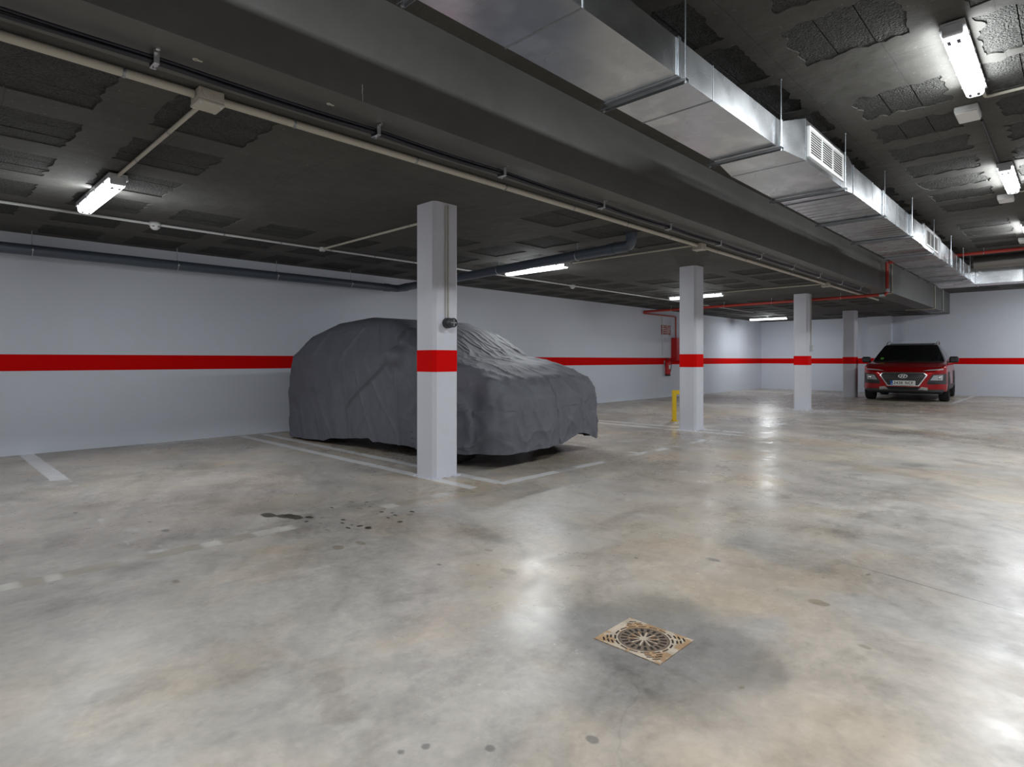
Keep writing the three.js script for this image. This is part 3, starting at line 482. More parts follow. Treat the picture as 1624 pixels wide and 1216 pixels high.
  zs.forEach((z, i) => {
    const h = thing('duct_hanger', i < 3 ? ['duct hanger farthest behind the viewer, out of view', 'duct hanger just behind the viewer, out of view', 'duct hanger overhead just before the first visible one'][i] : i === 3 ? 'nearest visible channel and rod hanger under the metal duct' : `${names[i - 4]} visible rod hanger along the metal duct, counted from the viewer`, 'hanger', 'duct hangers');
    const p = z > -4.37 ? A : z > -5.95 ? B : z > -9.4 ? C : z > -10.8 ? B : C, yb = p[2] - 0.009;
    part('channel', [box(p[0] - 0.05, p[1] + 0.036, yb - 0.004, yb, z - 0.02, z + 0.02), box(p[0] - 0.05, p[1] + 0.036, yb - 0.02, yb - 0.004, z - 0.02, z - 0.017), box(p[0] - 0.05, p[1] + 0.036, yb - 0.02, yb - 0.004, z + 0.017, z + 0.02)], M.zincDark, h);
    for (const x of [p[0] - 0.035, p[1] + 0.024]) { const r = part('threaded_rod', rod([x, yb - 0.03, z], [x, H2 + 0.01, z], 0.0042, 8), M.galv, h); part('nut', [rod([x, yb - 0.026, z], [x, yb - 0.018, z], 0.009, 6), rod([x, H2 - 0.012, z], [x, H2 - 0.002, z], 0.009, 6)], M.galv, r); }
  });
  // round dark duct crossing above
  const r = thing('round_duct', 'dark round pipe crossing the lane just above the cross duct', 'duct'); part('tube', rod([-1.44, 2.89, -14.28], [2.85, 2.89, -14.28], 0.118, 36), M.darkDuct, r);
  for (const x of [-0.6, 0.8, 2.2]) part('strap', new THREE.TorusGeometry(0.12, 0.003, 6, 36).rotateY(Math.PI / 2).translate(x, 2.89, -14.28), M.darkDuct, r);
}
// ---------------------------------------------------------------- lane conduits and emergency lights
for (const [z, l] of [[-5.86, 'white box emergency light beside the nearest lane lamp'], [-9.25, 'small greenish emergency light beside the second lane lamp'], [-12.7, 'tiny far emergency light beside the third lane lamp']]) {
  const t = thing('emergency_light', l, 'emergency light', 'emergency lights', [-0.63, H2, z]);
  part('case', rbox(-0.075, 0.075, -0.05, 0, -0.13, 0.13, 0.012, 3), M.pvcWhite, t); part('lens', rbox(-0.07, 0.07, -0.062, -0.045, -0.125, 0.125, 0.01, 3), M.grille, t);
}
for (const [z, l] of [[-5.62, 'thin cream conduit elbowing from the nearest lane lamp towards the right'], [-9.05, 'thin cream conduit elbowing from the second lane lamp towards the right']])
  conduit('conduit', [[-0.5, H2 - 0.016, z + 0.27], [-0.5, H2 - 0.016, z], [2.9, H2 - 0.016, z]], 0.011, M.pvcWarm, l, 'lane conduits', [[-0.1, H2 - 0.016, z, 'x'], [0.7, H2 - 0.016, z, 'x']]);
conduit('conduit', [[-0.57, H2 - 0.016, -6.15], [-0.57, H2 - 0.016, -7.6]], 0.008, M.cable, 'thin dark cable on the lane ceiling between two lamps', null);

// ---------------------------------------------------------------- floor drain
{
  const t = thing('floor_drain', 'rusty square cast iron floor drain with round slotted grate', 'drain', null, [-1.152, 0, -1.893], 0);
  const ironMap = tex(512, 512, (i, j) => { const u = i / 512, v = j / 512, a = tfbm(u, v, 8, 6), b = sstep(0.5, 0.62, tfbm(v, u, 8, 6)), k = 0.7 + a * 0.6; return [lerp(0.46, 0.36, b) * k, lerp(0.385, 0.225, b) * k, lerp(0.3, 0.12, b) * k]; });
  const iron = std(lin(1, 1, 1), 0.75, { bumpMap: rep(roughBump, 6), bumpScale: 0.002, map: rep(ironMap, 3) }), rust = std(lin(0.15, 0.11, 0.08), 0.7, { bumpMap: rep(roughBump, 6), bumpScale: 0.002 }), pit = std(lin(0.018, 0.013, 0.01), 0.9);
  const arcSlot = (r0, r1, a0, a1) => { const s = new THREE.Path(); s.absarc(0, 0, r1, a0, a1, false); s.absarc(0, 0, r0, a1, a0, true); s.closePath(); return s; };
  const flat = (sh, y, d) => new THREE.ExtrudeGeometry(sh, { depth: d, bevelEnabled: false, curveSegments: 10 }).rotateX(-Math.PI / 2).translate(0, y, 0);
  const hw = 0.136, hd = 0.12, fr = new THREE.Shape(); fr.moveTo(-hw, -hd); fr.lineTo(hw, -hd); fr.lineTo(hw, hd); fr.lineTo(-hw, hd); fr.closePath();
  const hole = new THREE.Path(); hole.absarc(0, 0, 0.094, 0, Math.PI * 2); fr.holes.push(hole);
  for (let i = 0; i < 16; i++) { const a = (i + 0.5) / 16 * Math.PI * 2; fr.holes.push(arcSlot(0.1, 0.107, a - 0.15, a + 0.15)); }
  for (let c = 0; c < 4; c++) for (const [r, w] of [[0.119, [-0.17, 0.17]], [0.132, [-0.13, 0.1]], [0.146, [0.0]]]) for (const o of w) { const a = Math.PI / 4 + c * Math.PI / 2 + o + (c % 2 ? 0.06 : -0.06); if (Math.abs(r * Math.cos(a)) < hw - 0.012 && Math.abs(r * Math.sin(a)) < hd - 0.012) fr.holes.push(arcSlot(r - 0.0035, r + 0.0035, a - 0.1, a + 0.1)); }
  part('frame', metreUV(flat(fr, 0.0004, 0.003)), iron, t);
  const gr = new THREE.Shape(); gr.absarc(0, 0, 0.0915, 0, Math.PI * 2);
  for (let i = 0; i < 20; i++) { const a = i / 20 * Math.PI * 2; gr.holes.push(arcSlot(0.06, 0.083, a - 0.075, a + 0.075)); }
  for (let i = 0; i < 10; i++) { const a = (i + 0.5) / 10 * Math.PI * 2; gr.holes.push(arcSlot(0.022, 0.052, a - 0.11, a + 0.11)); }
  part('grate', metreUV(flat(gr, 0.0005, 0.0025)), rust, t);
  const boss = part('boss', metreUV(rod([0, 0.002, 0], [0, 0.0055, 0], 0.016, 18)), iron, t); for (let i = 0; i < 10; i++) { const a = i / 10 * Math.PI * 2; part('rib', metreUV(box(0.015, 0.055, 0.002, 0.005, -0.003, 0.003).rotateY(a)), iron, t); }
  part('sump', box(-hw + 0.004, hw - 0.004, 0.0003, 0.0012, -hd + 0.004, hd - 0.004), pit, t);
}

// ---------------------------------------------------------------- shapes from signed distances (cars)
const sdPoly = (pts) => (px, py) => {
  let d = Infinity, s = 1;
  for (let i = 0, j = pts.length - 1; i < pts.length; j = i++) {
    const ex = pts[j][0] - pts[i][0], ey = pts[j][1] - pts[i][1], wx = px - pts[i][0], wy = py - pts[i][1], t = clamp((wx * ex + wy * ey) / (ex * ex + ey * ey), 0, 1), bx = wx - ex * t, by = wy - ey * t;
    d = Math.min(d, bx * bx + by * by); const a = py >= pts[i][1], b = py < pts[j][1], c = ex * wy > ey * wx; if ((a && b && c) || (!a && !b && !c)) s = -s;
  }
  return s * Math.sqrt(d);
};
const smax = (a, b, k) => { const h = clamp(0.5 - 0.5 * (b - a) / k, 0, 1); return lerp(b, a, h) + k * h * (1 - h); };
const smin = (a, b, k) => -smax(-a, -b, k);
const interp = (tab, v) => { if (v <= tab[0][0]) return tab[0][1]; for (let i = 1; i < tab.length; i++) if (v <= tab[i][0]) return lerp(tab[i - 1][1], tab[i][1], (v - tab[i - 1][0]) / (tab[i][0] - tab[i - 1][0])); return tab[tab.length - 1][1]; };
function cast(sdf, o, d, max) { let t = 0; if (sdf(o.x, o.y, o.z) < 0) { while (t < max) { const q = sdf(o.x + d.x * t, o.y + d.y * t, o.z + d.z * t); if (q > -0.0006) break; t += Math.max(0.0008, -q * 0.8); } } else { while (t < max) { const q = sdf(o.x + d.x * t, o.y + d.y * t, o.z + d.z * t); if (q < 0.0006) break; t += Math.max(0.0008, q * 0.8); } } return t; }
// shell of a star-shaped body: vertical wall from the hem to yc, dome above; rows of vertices by angle
function shell(sdf, cx, yc, cz, hem, nA, nLow, nUp, displace) {
  const P = [], idx = [], uv = [];
  for (let j = 0; j <= nLow + nUp; j++) for (let i = 0; i <= nA; i++) {
    const a = (i % nA) / nA * Math.PI * 2; let o, d;
    if (j < nLow) { const ed = V(Math.cos(a), 0, Math.sin(a)); o = V(cx, yc, cz); const hy = hem(cx + ed.x, cz + ed.z, a); o.y = lerp(hy, yc, j / nLow); d = ed; } else { const e = (j - nLow) / nUp * Math.PI / 2; d = V(Math.cos(a) * Math.cos(e), Math.sin(e), Math.sin(a) * Math.cos(e)); o = V(cx, yc, cz); }
    const t = cast(sdf, o, d, 6), p = o.clone().addScaledVector(d, t);
    if (displace) { const e = 0.004, n = V(sdf(p.x + e, p.y, p.z) - sdf(p.x - e, p.y, p.z), sdf(p.x, p.y + e, p.z) - sdf(p.x, p.y - e, p.z), sdf(p.x, p.y, p.z + e) - sdf(p.x, p.y, p.z - e)).normalize(); p.addScaledVector(n, displace(p, n, a, j / (nLow + nUp))); }
    P.push(p.x, p.y, p.z); uv.push(a * 2, p.y);
  }
  const W = nA + 1; for (let j = 0; j < nLow + nUp; j++) for (let i = 0; i < nA; i++) { const a = j * W + i, b = a + 1, c = a + W, d = c + 1; idx.push(a, c, b, b, c, d); }
  const g = new THREE.BufferGeometry(); g.setAttribute('position', new THREE.Float32BufferAttribute(P, 3)); g.setAttribute('uv', new THREE.Float32BufferAttribute(uv, 2)); g.setIndex(idx); g.computeVertexNormals();
  const n = g.attributes.normal; for (let j = 0; j <= nLow + nUp; j++) { const a = j * W, b = a + nA; const v = V(n.getX(a) + n.getX(b), n.getY(a) + n.getY(b), n.getZ(a) + n.getZ(b)).normalize(); n.setXYZ(a, v.x, v.y, v.z); n.setXYZ(b, v.x, v.y, v.z); }
  for (let i = 0; i <= nA; i++) n.setXYZ((nLow + nUp) * W + i, 0, 1, 0);
  return g;
}
function wheel(parent, x, z, r, w, axis) {   // axis 'x' or 'z' is the axle
  const prof = [[r * 0.62, -w / 2], [r * 0.93, -w / 2], [r, -w * 0.36], [r, w * 0.36], [r * 0.93, w / 2], [r * 0.62, w / 2]].map(([a, b]) => new THREE.Vector2(a, b));
  const turn = (g) => (axis === 'x' ? g.rotateZ(Math.PI / 2) : g.rotateX(Math.PI / 2)).translate(x, r, z);
  const t = part('tyre', turn(new THREE.LatheGeometry(prof, 32)), M.rubber, parent);
  part('rim', [turn(new THREE.CylinderGeometry(r * 0.63, r * 0.63, w * 0.7, 28)), ...[0, 1, 2, 3, 4].map((k) => turn(box(-0.03, 0.03, -w * 0.42, w * 0.42, 0.02, r * 0.6).rotateY(k * Math.PI * 0.4)))], M.galv, t);
}

// ---------------------------------------------------------------- covered car
{
  const t = thing('covered_car', 'car under a wrinkled dark grey fabric cover behind the nearest column', 'car', null, [-5.84, 0, -4.55], 0.055);
  // local: +x = nose (towards the lane), +z = side facing the viewer
  const side = sdPoly([[-1.9, -0.2], [-1.92, 0.5], [-1.9, 0.86], [-1.78, 1.12], [-1.5, 1.36], [-1.0, 1.5], [-0.4, 1.545], [0.15, 1.5], [0.55, 1.36], [1.05, 1.06], [1.5, 0.97], [1.83, 0.84], [1.96, 0.66], [2.0, 0.4], [1.99, -0.2]]);
  const secW = [[0, 0.93], [0.55, 0.93], [0.95, 0.89], [1.1, 0.85], [1.3, 0.77], [1.5, 0.69], [1.7, 0.55]];
  const plan = (x, z) => { const hx = x > 0 ? 2.01 : 1.92, hz = 0.91, r = x > 0 ? 0.2 : 0.26, bow = 0.06 * (z / 0.9) * (z / 0.9), qx = Math.abs(x) + (x > 0 ? bow : bow * 0.5) - hx + r, qz = Math.abs(z) - hz + r; return Math.hypot(Math.max(qx, 0), Math.max(qz, 0)) + Math.min(Math.max(qx, qz), 0) - r; };
  const sdf = (x, y, z) => {
    let d = smax(smax(side(x, y), (Math.abs(z) - interp(secW, y)) * 0.94, 0.16), plan(x, z), 0.08);
    for (const s of [-1, 1]) d = smin(d, Math.hypot((x - 0.5) / 1.3, y - 1.06, z - s * 0.88) - 0.075, 0.12);       // mirrors
    for (const s of [-1, 1]) d = smin(d, Math.max(Math.hypot(x - 1.28, y - 0.36) - 0.42, Math.abs(z - s * 0.86) - 0.12), 0.12);   // front wheel arches
    return d;
  };
  // creases on the side facing the viewer: polylines in (x, y), width, height
  const seg = (px, py, a, b) => { const ex = b[0] - a[0], ey = b[1] - a[1], k = clamp(((px - a[0]) * ex + (py - a[1]) * ey) / (ex * ex + ey * ey), 0, 1); return Math.hypot(px - a[0] - ex * k, py - a[1] - ey * k); };
  const lineD = (px, py, L) => { let d = 9; for (let i = 0; i + 1 < L.length; i++) d = Math.min(d, seg(px, py, L[i], L[i + 1])); return d; };
  const folds = [
    [[[0.45, 1.45], [0.45, 1.12], [0.2, 0.92], [-0.1, 0.72], [-0.5, 0.42]], 0.035, 0.026], [[[0.5, 1.05], [0.56, 0.7], [0.6, 0.05]], 0.03, 0.022], [[[-0.3, 1.4], [-0.55, 1.1], [-0.7, 0.7]], 0.03, 0.012],
    [[[-1.0, 1.38], [-1.25, 1.05], [-1.35, 0.7]], 0.03, 0.013], [[[-1.55, 1.2], [-1.72, 0.8], [-1.68, 0.4]], 0.035, 0.016], [[[-0.1, 1.1], [-0.35, 0.8]], 0.025, 0.01], [[[0.1, 0.62], [-0.1, 0.3], [-0.12, 0.05]], 0.03, 0.012], [[[-1.85, 0.9], [-1.75, 0.3]], 0.03, 0.012],
    [[[0.75, 0.75], [0.82, 0.4], [0.8, 0.1]], 0.025, 0.011], [[[1.05, 0.62], [1.12, 0.3], [1.1, 0.1]], 0.022, 0.01], [[[0.9, 0.42], [1.3, 0.42], [1.5, 0.38]], 0.014, 0.006], [[[1.0, 1.02], [1.5, 0.97], [1.82, 0.88], [1.93, 0.72], [1.97, 0.4], [1.98, 0.1]], 0.03, 0.025], [[[-1.7, 1.22], [-1.2, 1.3], [-0.3, 1.4]], 0.006, 0.004],
  ];
  const ridge = (v) => 1 - Math.abs(v) * 2;
  const displace = (p, n, a, v) => {
    let d = 0.01;
    const low = sstep(1.0, 0.1, p.y), vert = sstep(0.75, 0.35, Math.abs(n.y));
    const per = Math.abs(n.z) > Math.abs(n.x) ? p.x : p.z + 7.7;   // length along the skirt
    d += vert * (0.012 + 0.016 * low) * (N3(per * 2.6 + p.y * 0.8, p.y * 0.7, 2.2) + 0.55 * N3(per * 6.2 + p.y * 1.6, p.y * 0.9, 7.7)) + vert * 0.012 * Math.pow(Math.max(0, ridge(N3(per * 3.1 + p.y * 1.4, p.y * 0.8, 31))), 5);
    if (n.z > 0.2) for (const [L, w, h] of folds) { const q = lineD(p.x, p.y, L); const ww = w * 0.8, e0 = L[0], e1 = L[L.length - 1], tp = (e0[1] < 1.3 ? sstep(0, 0.25, Math.hypot(p.x - e0[0], p.y - e0[1])) : 1) * (e1[1] > 0.15 ? sstep(0, 0.3, Math.hypot(p.x - e1[0], p.y - e1[1])) : 1); if (q < ww * 3) d += 1.5 * tp * h * Math.exp(-q * q / (ww * ww)) * n.z; }
    // nose and bonnet: sharper, denser creases
    const nose = sstep(0.2, 1.3, p.x);
    const r1 = ridge(N3(p.x * 2.2 + p.z * 1.6, p.y * 2.6, p.z * 3.4)), r2 = ridge(N3(p.x * 5 + 3, p.y * 4 - p.z * 2.4, p.z * 6.5));
    d += nose * (0.016 * Math.pow(Math.max(0, r1), 4) + 0.009 * Math.pow(Math.max(0, r2), 4));
    const glass = sstep(0.3, 0.6, p.x) * sstep(1.3, 0.9, p.x) * sstep(0.9, 1.05, p.y);
    d += glass * 0.0065 * Math.pow(Math.max(0, ridge(N3(p.x * 1.6 + p.y * 2.5, p.z * 5.5, 4.1))), 5);
    d += 0.003 * N3(p.x * 9, p.y * 9, p.z * 9);
    if (p.x > 1.7 && p.y < 0.55) d += 0.03 * Math.max(0, N3(p.z * 3.2 + 1.4, p.y * 2.2, 11)) + 0.02 * Math.pow(Math.max(0, ridge(N3(p.z * 5, p.y * 1.5, 21))), 3);
    return d;
  };
  const hem = (x, z, a) => { const c = Math.cos(a), s = Math.sin(a); let h = 0.07; if (s > 0) { h = lerp(0.03, 0.125, sstep(-0.95, 0.4, c)); const px = c / Math.max(0.2, s) * 0.95; h += 0.045 * sstep(-1.0, -0.75, px) * sstep(0.12, 0.02, px - 0.0) * 1.0; } else h = 0.12; h += 0.03 * sstep(0.6, 1, c) + 0.12 * sstep(0.93, 0.99, c) * sstep(0.1, -0.3, s) ; return h + 0.008 * N3(c * 6, s * 6, 4); };
  const fabricMap = tex(512, 512, (i, j) => { const u = i / 512, v = j / 512, k = 1 + (tfbm(u, v, 8, 5) - 0.5) * 0.25 + (tfbm(u, v, 128, 2) - 0.5) * 0.15; return [0.108 * k, 0.111 * k, 0.134 * k]; });
  const fabricBump = tex(1024, 1024, (i, j) => { const u = i / 1024, v = j / 1024; const r = 1 - Math.abs(tfbm(u, v, 8, 4) - 0.5) * 4; return clamp(0.4 * tfbm(u, v, 16, 4) + 0.5 * Math.max(0, r) ** 3, 0, 1); }, false);
  const g = shell(sdf, 0, 0.62, 0, hem, 720, 70, 150, displace);
  const cov = part('fabric_cover', g, phy(lin(1, 1, 1), 0.68, { map: fabricMap, bumpMap: fabricBump, bumpScale: 0.0025, sheen: 0.3, sheenRoughness: 0.5, sheenColor: lin(0.3, 0.3, 0.35), side: THREE.DoubleSide }), t);
  cov.userData.label = 'wrinkled dark grey fabric cover';
  for (const [x, z] of [[1.28, 0.76], [1.28, -0.76], [-1.27, 0.76], [-1.27, -0.76]]) wheel(t, x, z, 0.32, 0.2, 'z');
  part('underbody', rbox(-1.85, 1.8, 0.19, 0.4, -0.78, 0.78, 0.05), M.black, t);
}

// ---------------------------------------------------------------- red car
{
  const t = thing('red_car', 'dark red crossover car parked nose out before the end wall', 'car', null, [-3.13, 0, -17.2], 0.085);
  // local: nose at z = 0 pointing +z, tail at z = -4.15, x to the viewer's right
  const side = sdPoly([[-4.1, 0.24], [-4.15, 0.55], [-4.1, 0.92], [-3.85, 1.12], [-3.35, 1.43], [-2.5, 1.495], [-1.9, 1.44], [-1.12, 1.0], [-0.5, 0.935], [-0.2, 0.86], [-0.05, 0.74], [0.0, 0.6], [0.0, 0.36], [-0.06, 0.24]]);
  const secW = [[0.2, 0.84], [0.35, 0.89], [0.75, 0.885], [0.95, 0.86], [1.0, 0.8], [1.2, 0.72], [1.45, 0.6], [1.6, 0.5]];
  const plan = (x, z) => { const zc = z + 2.075, hz = 2.085, hx = 0.9, r = 0.3, bow = zc > 0 ? 0.17 * (x / 0.9) ** 2 : 0.08 * (x / 0.9) ** 2, qz = Math.abs(zc) + bow - hz + r, qx = Math.abs(x) - hx + r; return Math.hypot(Math.max(qx, 0), Math.max(qz, 0)) + Math.min(Math.max(qx, qz), 0) - r; };
  const sdf = (x, y, z) => smax(smax(side(z, y), (Math.abs(x) - interp(secW, y)) * 0.95, 0.05), plan(x, z), 0.04);
  const red = phy(lin(0.36, 0.003, 0.005), 0.3, { metalness: 0.5, clearcoat: 0.7, clearcoatRoughness: 0.05, specularIntensity: 0.4 });
  const clad = std(lin(0.045, 0.047, 0.05), 0.6), glass = phy(lin(0.006, 0.007, 0.008), 0.06, { specularIntensity: 0.8 }), chrome = std(lin(0.75, 0.75, 0.76), 0.2, { metalness: 1 }), silver = std(lin(0.5, 0.5, 0.5), 0.4, { metalness: 0.8 }), lens = phy(lin(0.42, 0.43, 0.45), 0.15, { clearcoat: 1 }), mesh = std(lin(0.012, 0.012, 0.012), 0.4);
  const hull = shell(sdf, 0, 0.6, -2.1, () => 0.27, 480, 24, 160).toNonIndexed();
  const pick = (keep) => { const o = { position: [], normal: [] }, P = hull.attributes.position, Q = hull.attributes.normal; for (let i = 0; i < P.count; i += 3) { const y = (P.getY(i) + P.getY(i + 1) + P.getY(i + 2)) / 3, z = (P.getZ(i) + P.getZ(i + 1) + P.getZ(i + 2)) / 3; if ((y > 1.0 && z < -1.08) === keep) for (let j = i; j < i + 3; j++) { o.position.push(P.getX(j), P.getY(j), P.getZ(j)); o.normal.push(Q.getX(j), Q.getY(j), Q.getZ(j)); } } const g = new THREE.BufferGeometry(); g.setAttribute('position', new THREE.Float32BufferAttribute(o.position, 3)); g.setAttribute('normal', new THREE.Float32BufferAttribute(o.normal, 3)); return g; };
  part('body', pick(false), red, t);
  part('cabin', pick(true), phy(lin(0.008, 0.008, 0.009), 0.2, { clearcoat: 0.5 }), t).userData.label = 'black roof and window pillars';
  part('underbody', rbox(-0.78, 0.78, 0.2, 0.34, -3.95, -0.18, 0.04), M.black, t);
  // quad patch laid on the body: corners in the view plane of direction dir, proud by off
  const DIRS = { front: { o: (a, b) => V(a, b, 1), d: V(0, 0, -1) }, left: { o: (a, b) => V(-2, b, a), d: V(1, 0, 0) }, right: { o: (a, b) => V(2, b, a), d: V(-1, 0, 0) }, top: { o: (a, b) => V(a, 2.4, b), d: V(0, -1, 0) } };
  const patch = (c, off, dir = 'front', n = 14, m = 10) => {
    const D = DIRS[dir], P = [], idx = []; const pt = (u, v, o) => { const a = lerp(lerp(c[0][0], c[1][0], u), lerp(c[3][0], c[2][0], u), v), b = lerp(lerp(c[0][1], c[1][1], u), lerp(c[3][1], c[2][1], u), v), s = D.o(a, b), q = cast(sdf, s, D.d, 5); return s.addScaledVector(D.d, q - o); };
    for (let j = -1; j <= m + 1; j++) for (let i = -1; i <= n + 1; i++) { const u = clamp(i / n, 0, 1), v = clamp(j / m, 0, 1), edge = i < 0 || j < 0 || i > n || j > m; const p = pt(u, v, edge ? -0.012 : off); P.push(p.x, p.y, p.z); }
    const W = n + 3; for (let j = 0; j < m + 2; j++) for (let i = 0; i < W - 1; i++) { const a = j * W + i; idx.push(a, a + 1, a + W, a + 1, a + W + 1, a + W); }
    const g = new THREE.BufferGeometry(); g.setAttribute('position', new THREE.Float32BufferAttribute(P, 3)); g.setIndex(idx); const k = g.toNonIndexed(); k.computeVertexNormals(); return k;
  };
  const both = (c, off, n, m) => [patch(c, off, 'front', n, m), patch(c.map(([x, y]) => [-x, y]), off, 'front', n, m)];
  part('windscreen', patch([[-0.76, 1.01], [0.76, 1.01], [0.57, 1.42], [-0.57, 1.42]], 0.004), glass, t);
  part('roof_panel', patch([[-0.52, -1.95], [0.52, -1.95], [0.5, -3.3], [-0.5, -3.3]], 0.004, 'top'), mesh, t);
  part('cowl', patch([[-0.76, 0.975], [0.76, 0.975], [0.77, 1.008], [-0.77, 1.008]], 0.006), mesh, t);
  for (const s of ['left', 'right']) { part('side_window', [patch([[-3.3, 1.06], [-1.45, 1.04], [-1.95, 1.39], [-3.15, 1.4]], 0.004, s)], glass, t); part('sill_cladding', patch([[-3.8, 0.28], [-0.4, 0.28], [-0.4, 0.4], [-3.8, 0.4]], 0.01, s), clad, t); for (const zc of [-0.84, -3.44]) part('wheel_arch', patch([[zc - 0.42, 0.28], [zc + 0.42, 0.28], [zc + 0.3, 0.74], [zc - 0.3, 0.74]], 0.012, s), clad, t); }
  // grille: chrome surround, black mesh with bars, badge, number plate
  const gT = 0.722, gM = 0.66, gB = 0.392;
  const sur = part('grille_surround', [patch([[-0.43, gM + 0.03], [0.43, gM + 0.03], [0.4, gT + 0.008], [-0.4, gT + 0.008]], 0.012), patch([[-0.5, gM], [0.5, gM], [0.44, gT], [-0.44, gT]], 0.011), patch([[-0.33, gB], [0.33, gB], [0.5, gM], [-0.5, gM]], 0.011)], chrome, t);
  const gr = part('grille_mesh', [patch([[-0.47, gM], [0.47, gM], [0.415, gT - 0.014], [-0.415, gT - 0.014]], 0.016), patch([[-0.31, gB + 0.016], [0.31, gB + 0.016], [0.47, gM], [-0.47, gM]], 0.016)], mesh, t);
  const dots = []; for (let j = 0; j < 9; j++) for (let i = -11; i <= 11; i++) { const y = gB + 0.03 + j * 0.034, x = (i + (j % 2) * 0.5) * 0.04, lim = y < gM ? lerp(0.29, 0.44, (y - gB) / (gM - gB)) : 0.4; if (Math.abs(x) < lim) { const q = cast(sdf, V(x, y, 1), V(0, 0, -1), 5); dots.push(new THREE.OctahedronGeometry(0.009, 0).scale(1.3, 0.8, 0.5).translate(x, y, 1 - q + 0.016)); } }
  part('grille_studs', dots, std(lin(0.3, 0.3, 0.3), 0.35, { metalness: 0.4 }), gr).userData.kind = 'stuff';
  const zf = (x, y, o = 0) => 1 - cast(sdf, V(x, y, 1), V(0, 0, -1), 5) + o;
  const badgeMat = std(lin(0.8, 0.8, 0.8), 0.35, { metalness: 0.3 }); const bz = zf(0, 0.635, 0.03), badge = part('badge', new THREE.TorusGeometry(0.058, 0.009, 8, 36).scale(1.5, 0.78, 1).translate(0, 0.635, bz), badgeMat, t);
  part('badge_letter', [box(-0.01, 0.01, -0.04, 0.04, -0.004, 0.004).rotateZ(-0.45).translate(-0.03, 0.635, bz), box(-0.01, 0.01, -0.04, 0.04, -0.004, 0.004).rotateZ(-0.45).translate(0.03, 0.635, bz), box(-0.033, 0.033, -0.007, 0.007, -0.004, 0.004).rotateZ(0.4).translate(0, 0.635, bz)], badgeMat, badge);
  const cv = document.createElement('canvas'); cv.width = 512; cv.height = 108; const q = cv.getContext('2d'); q.fillStyle = '#e6e6e2'; q.fillRect(0, 0, 512, 108); q.fillStyle = '#1f5fb0'; q.fillRect(0, 0, 52, 108); q.fillStyle = '#ffffff'; q.font = 'bold 34px sans-serif'; q.textAlign = 'center'; q.fillText('E', 26, 98); q.fillStyle = '#15151a'; q.font = 'bold 88px sans-serif'; q.textAlign = 'left'; q.fillText('2438', 66, 86); q.fillText('NCF', 296, 86);
  const pt = new THREE.CanvasTexture(cv); pt.colorSpace = THREE.SRGBColorSpace; const pz = zf(0, 0.47, 0.028);
  const pl = part('number_plate', rbox(-0.262, 0.262, 0.413, 0.527, pz - 0.012, pz, 0.003), M.black, t); part('plate_print', new THREE.PlaneGeometry(0.52, 0.11).translate(0, 0.47, pz + 0.001), new THREE.MeshStandardMaterial({ map: pt, roughness: 0.45 }), pl);
  // lamps and lower front
  const mir = (c, off, name, mat, n = 12, m = 6) => { part(name, patch(c, off, 'front', n, m), mat, t); part(name, patch(c.map(([x, y]) => [-x, y]), off, 'front', n, m), mat, t); };
  mir([[0.4, 0.765], [0.8, 0.79], [0.81, 0.825], [0.52, 0.795]], 0.006, 'daytime_light', lens);
  mir([[0.49, 0.5], [0.875, 0.44], [0.88, 0.7], [0.6, 0.68]], 0.006, 'headlamp_cladding', clad);
  mir([[0.55, 0.54], [0.79, 0.54], [0.8, 0.67], [0.62, 0.66]], 0.012, 'headlamp', lens);
  for (const s of [-1, 1]) part('headlamp_reflector', new THREE.SphereGeometry(0.045, 18, 12).scale(1.2, 1, 0.4).translate(s * 0.72, 0.605, zf(s * 0.72, 0.605, 0.012)), chrome, t);
  mir([[0.5, 0.44], [0.84, 0.45], [0.84, 0.5], [0.49, 0.5]], 0.005, 'vent_slot', mesh);
  part('lower_intake', patch([[-0.36, 0.3], [0.36, 0.3], [0.33, 0.372], [-0.33, 0.372]], 0.006), mesh, t);
  part('bumper_bar', patch([[-0.86, 0.255], [0.86, 0.255], [0.87, 0.315], [-0.87, 0.315]], 0.014, 'front', 30, 4), clad, t);
  part('skid_plate', patch([[-0.44, 0.268], [0.44, 0.268], [0.42, 0.3], [-0.42, 0.3]], 0.024, 'front', 20, 4), clad, t);
  mir([[0.3, 0.3], [0.5, 0.29], [0.5, 0.36], [0.38, 0.375]], 0.022, 'fog_lamp', silver);
  for (const s of [-1, 1]) {
    const m = part('mirror', rbox(s * 0.87, s * 1.06, 0.965, 1.125, -1.42, -1.26, 0.04, 3), mesh, t); part('mirror_arm', box(s * 0.78, s * 0.9, 0.965, 1.0, -1.4, -1.34), mesh, m); part('mirror_cap', rbox(s * 0.98, s * 1.065, 1.0, 1.1, -1.41, -1.252, 0.02, 3), clad, m);
    part('roof_rail', new THREE.TubeGeometry(new THREE.CatmullRomCurve3([V(s * 0.56, 1.44, -1.98), V(s * 0.57, 1.515, -2.2), V(s * 0.57, 1.55, -2.7), V(s * 0.56, 1.5, -3.3), V(s * 0.55, 1.45, -3.4)]), 24, 0.016, 8), silver, t);
    for (const z of [-0.84, -3.44]) wheel(t, s * 0.79, z, 0.325, 0.215, 'x');
  }
  part('wiper', [rod([-0.6, 0.99, zf(-0.6, 1.0, 0.012)], [-0.05, 1.03, zf(-0.05, 1.03, 0.012)], 0.007, 6), rod([0.0, 0.99, zf(0, 1.0, 0.012)], [0.5, 1.03, zf(0.5, 1.03, 0.012)], 0.007, 6)], M.black, t);
  part('windscreen_sticker', patch([[-0.62, 1.05], [-0.55, 1.05], [-0.55, 1.1], [-0.62, 1.1]], 0.006, 'front', 2, 2), std(lin(0.1, 0.35, 0.05), 0.5), t);
}

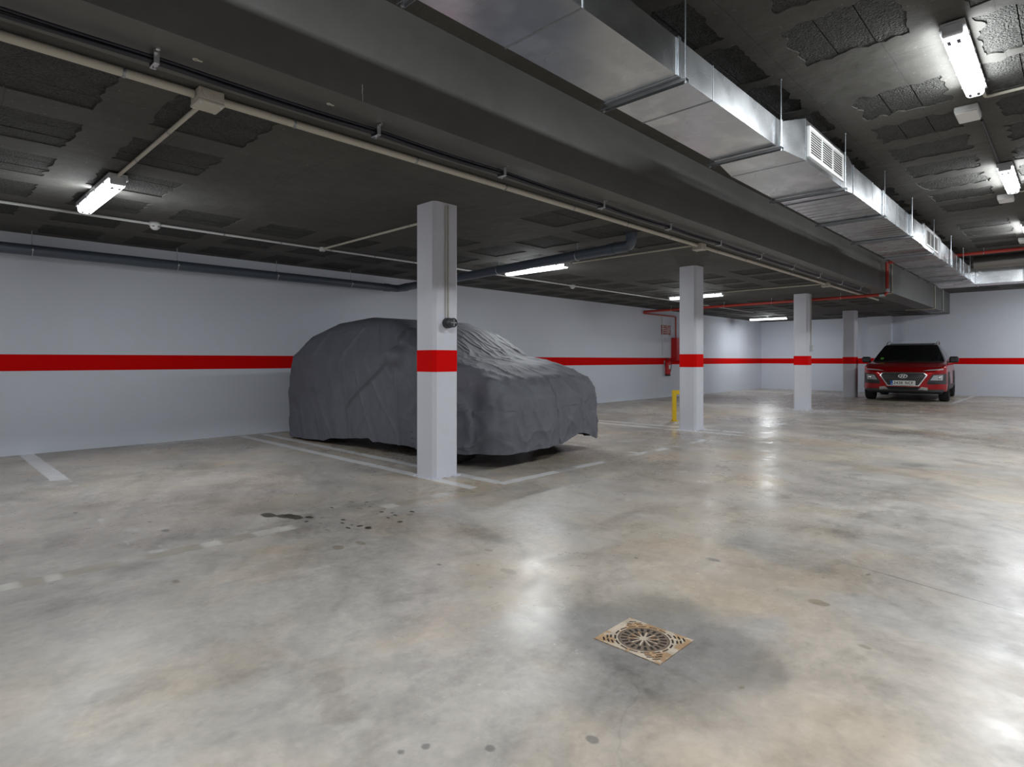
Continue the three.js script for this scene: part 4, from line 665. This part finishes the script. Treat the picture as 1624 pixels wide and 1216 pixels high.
scene.traverse((o) => { if (o.isMesh) o.castShadow = o.receiveShadow = true; });
renderer.render(scene, camera);
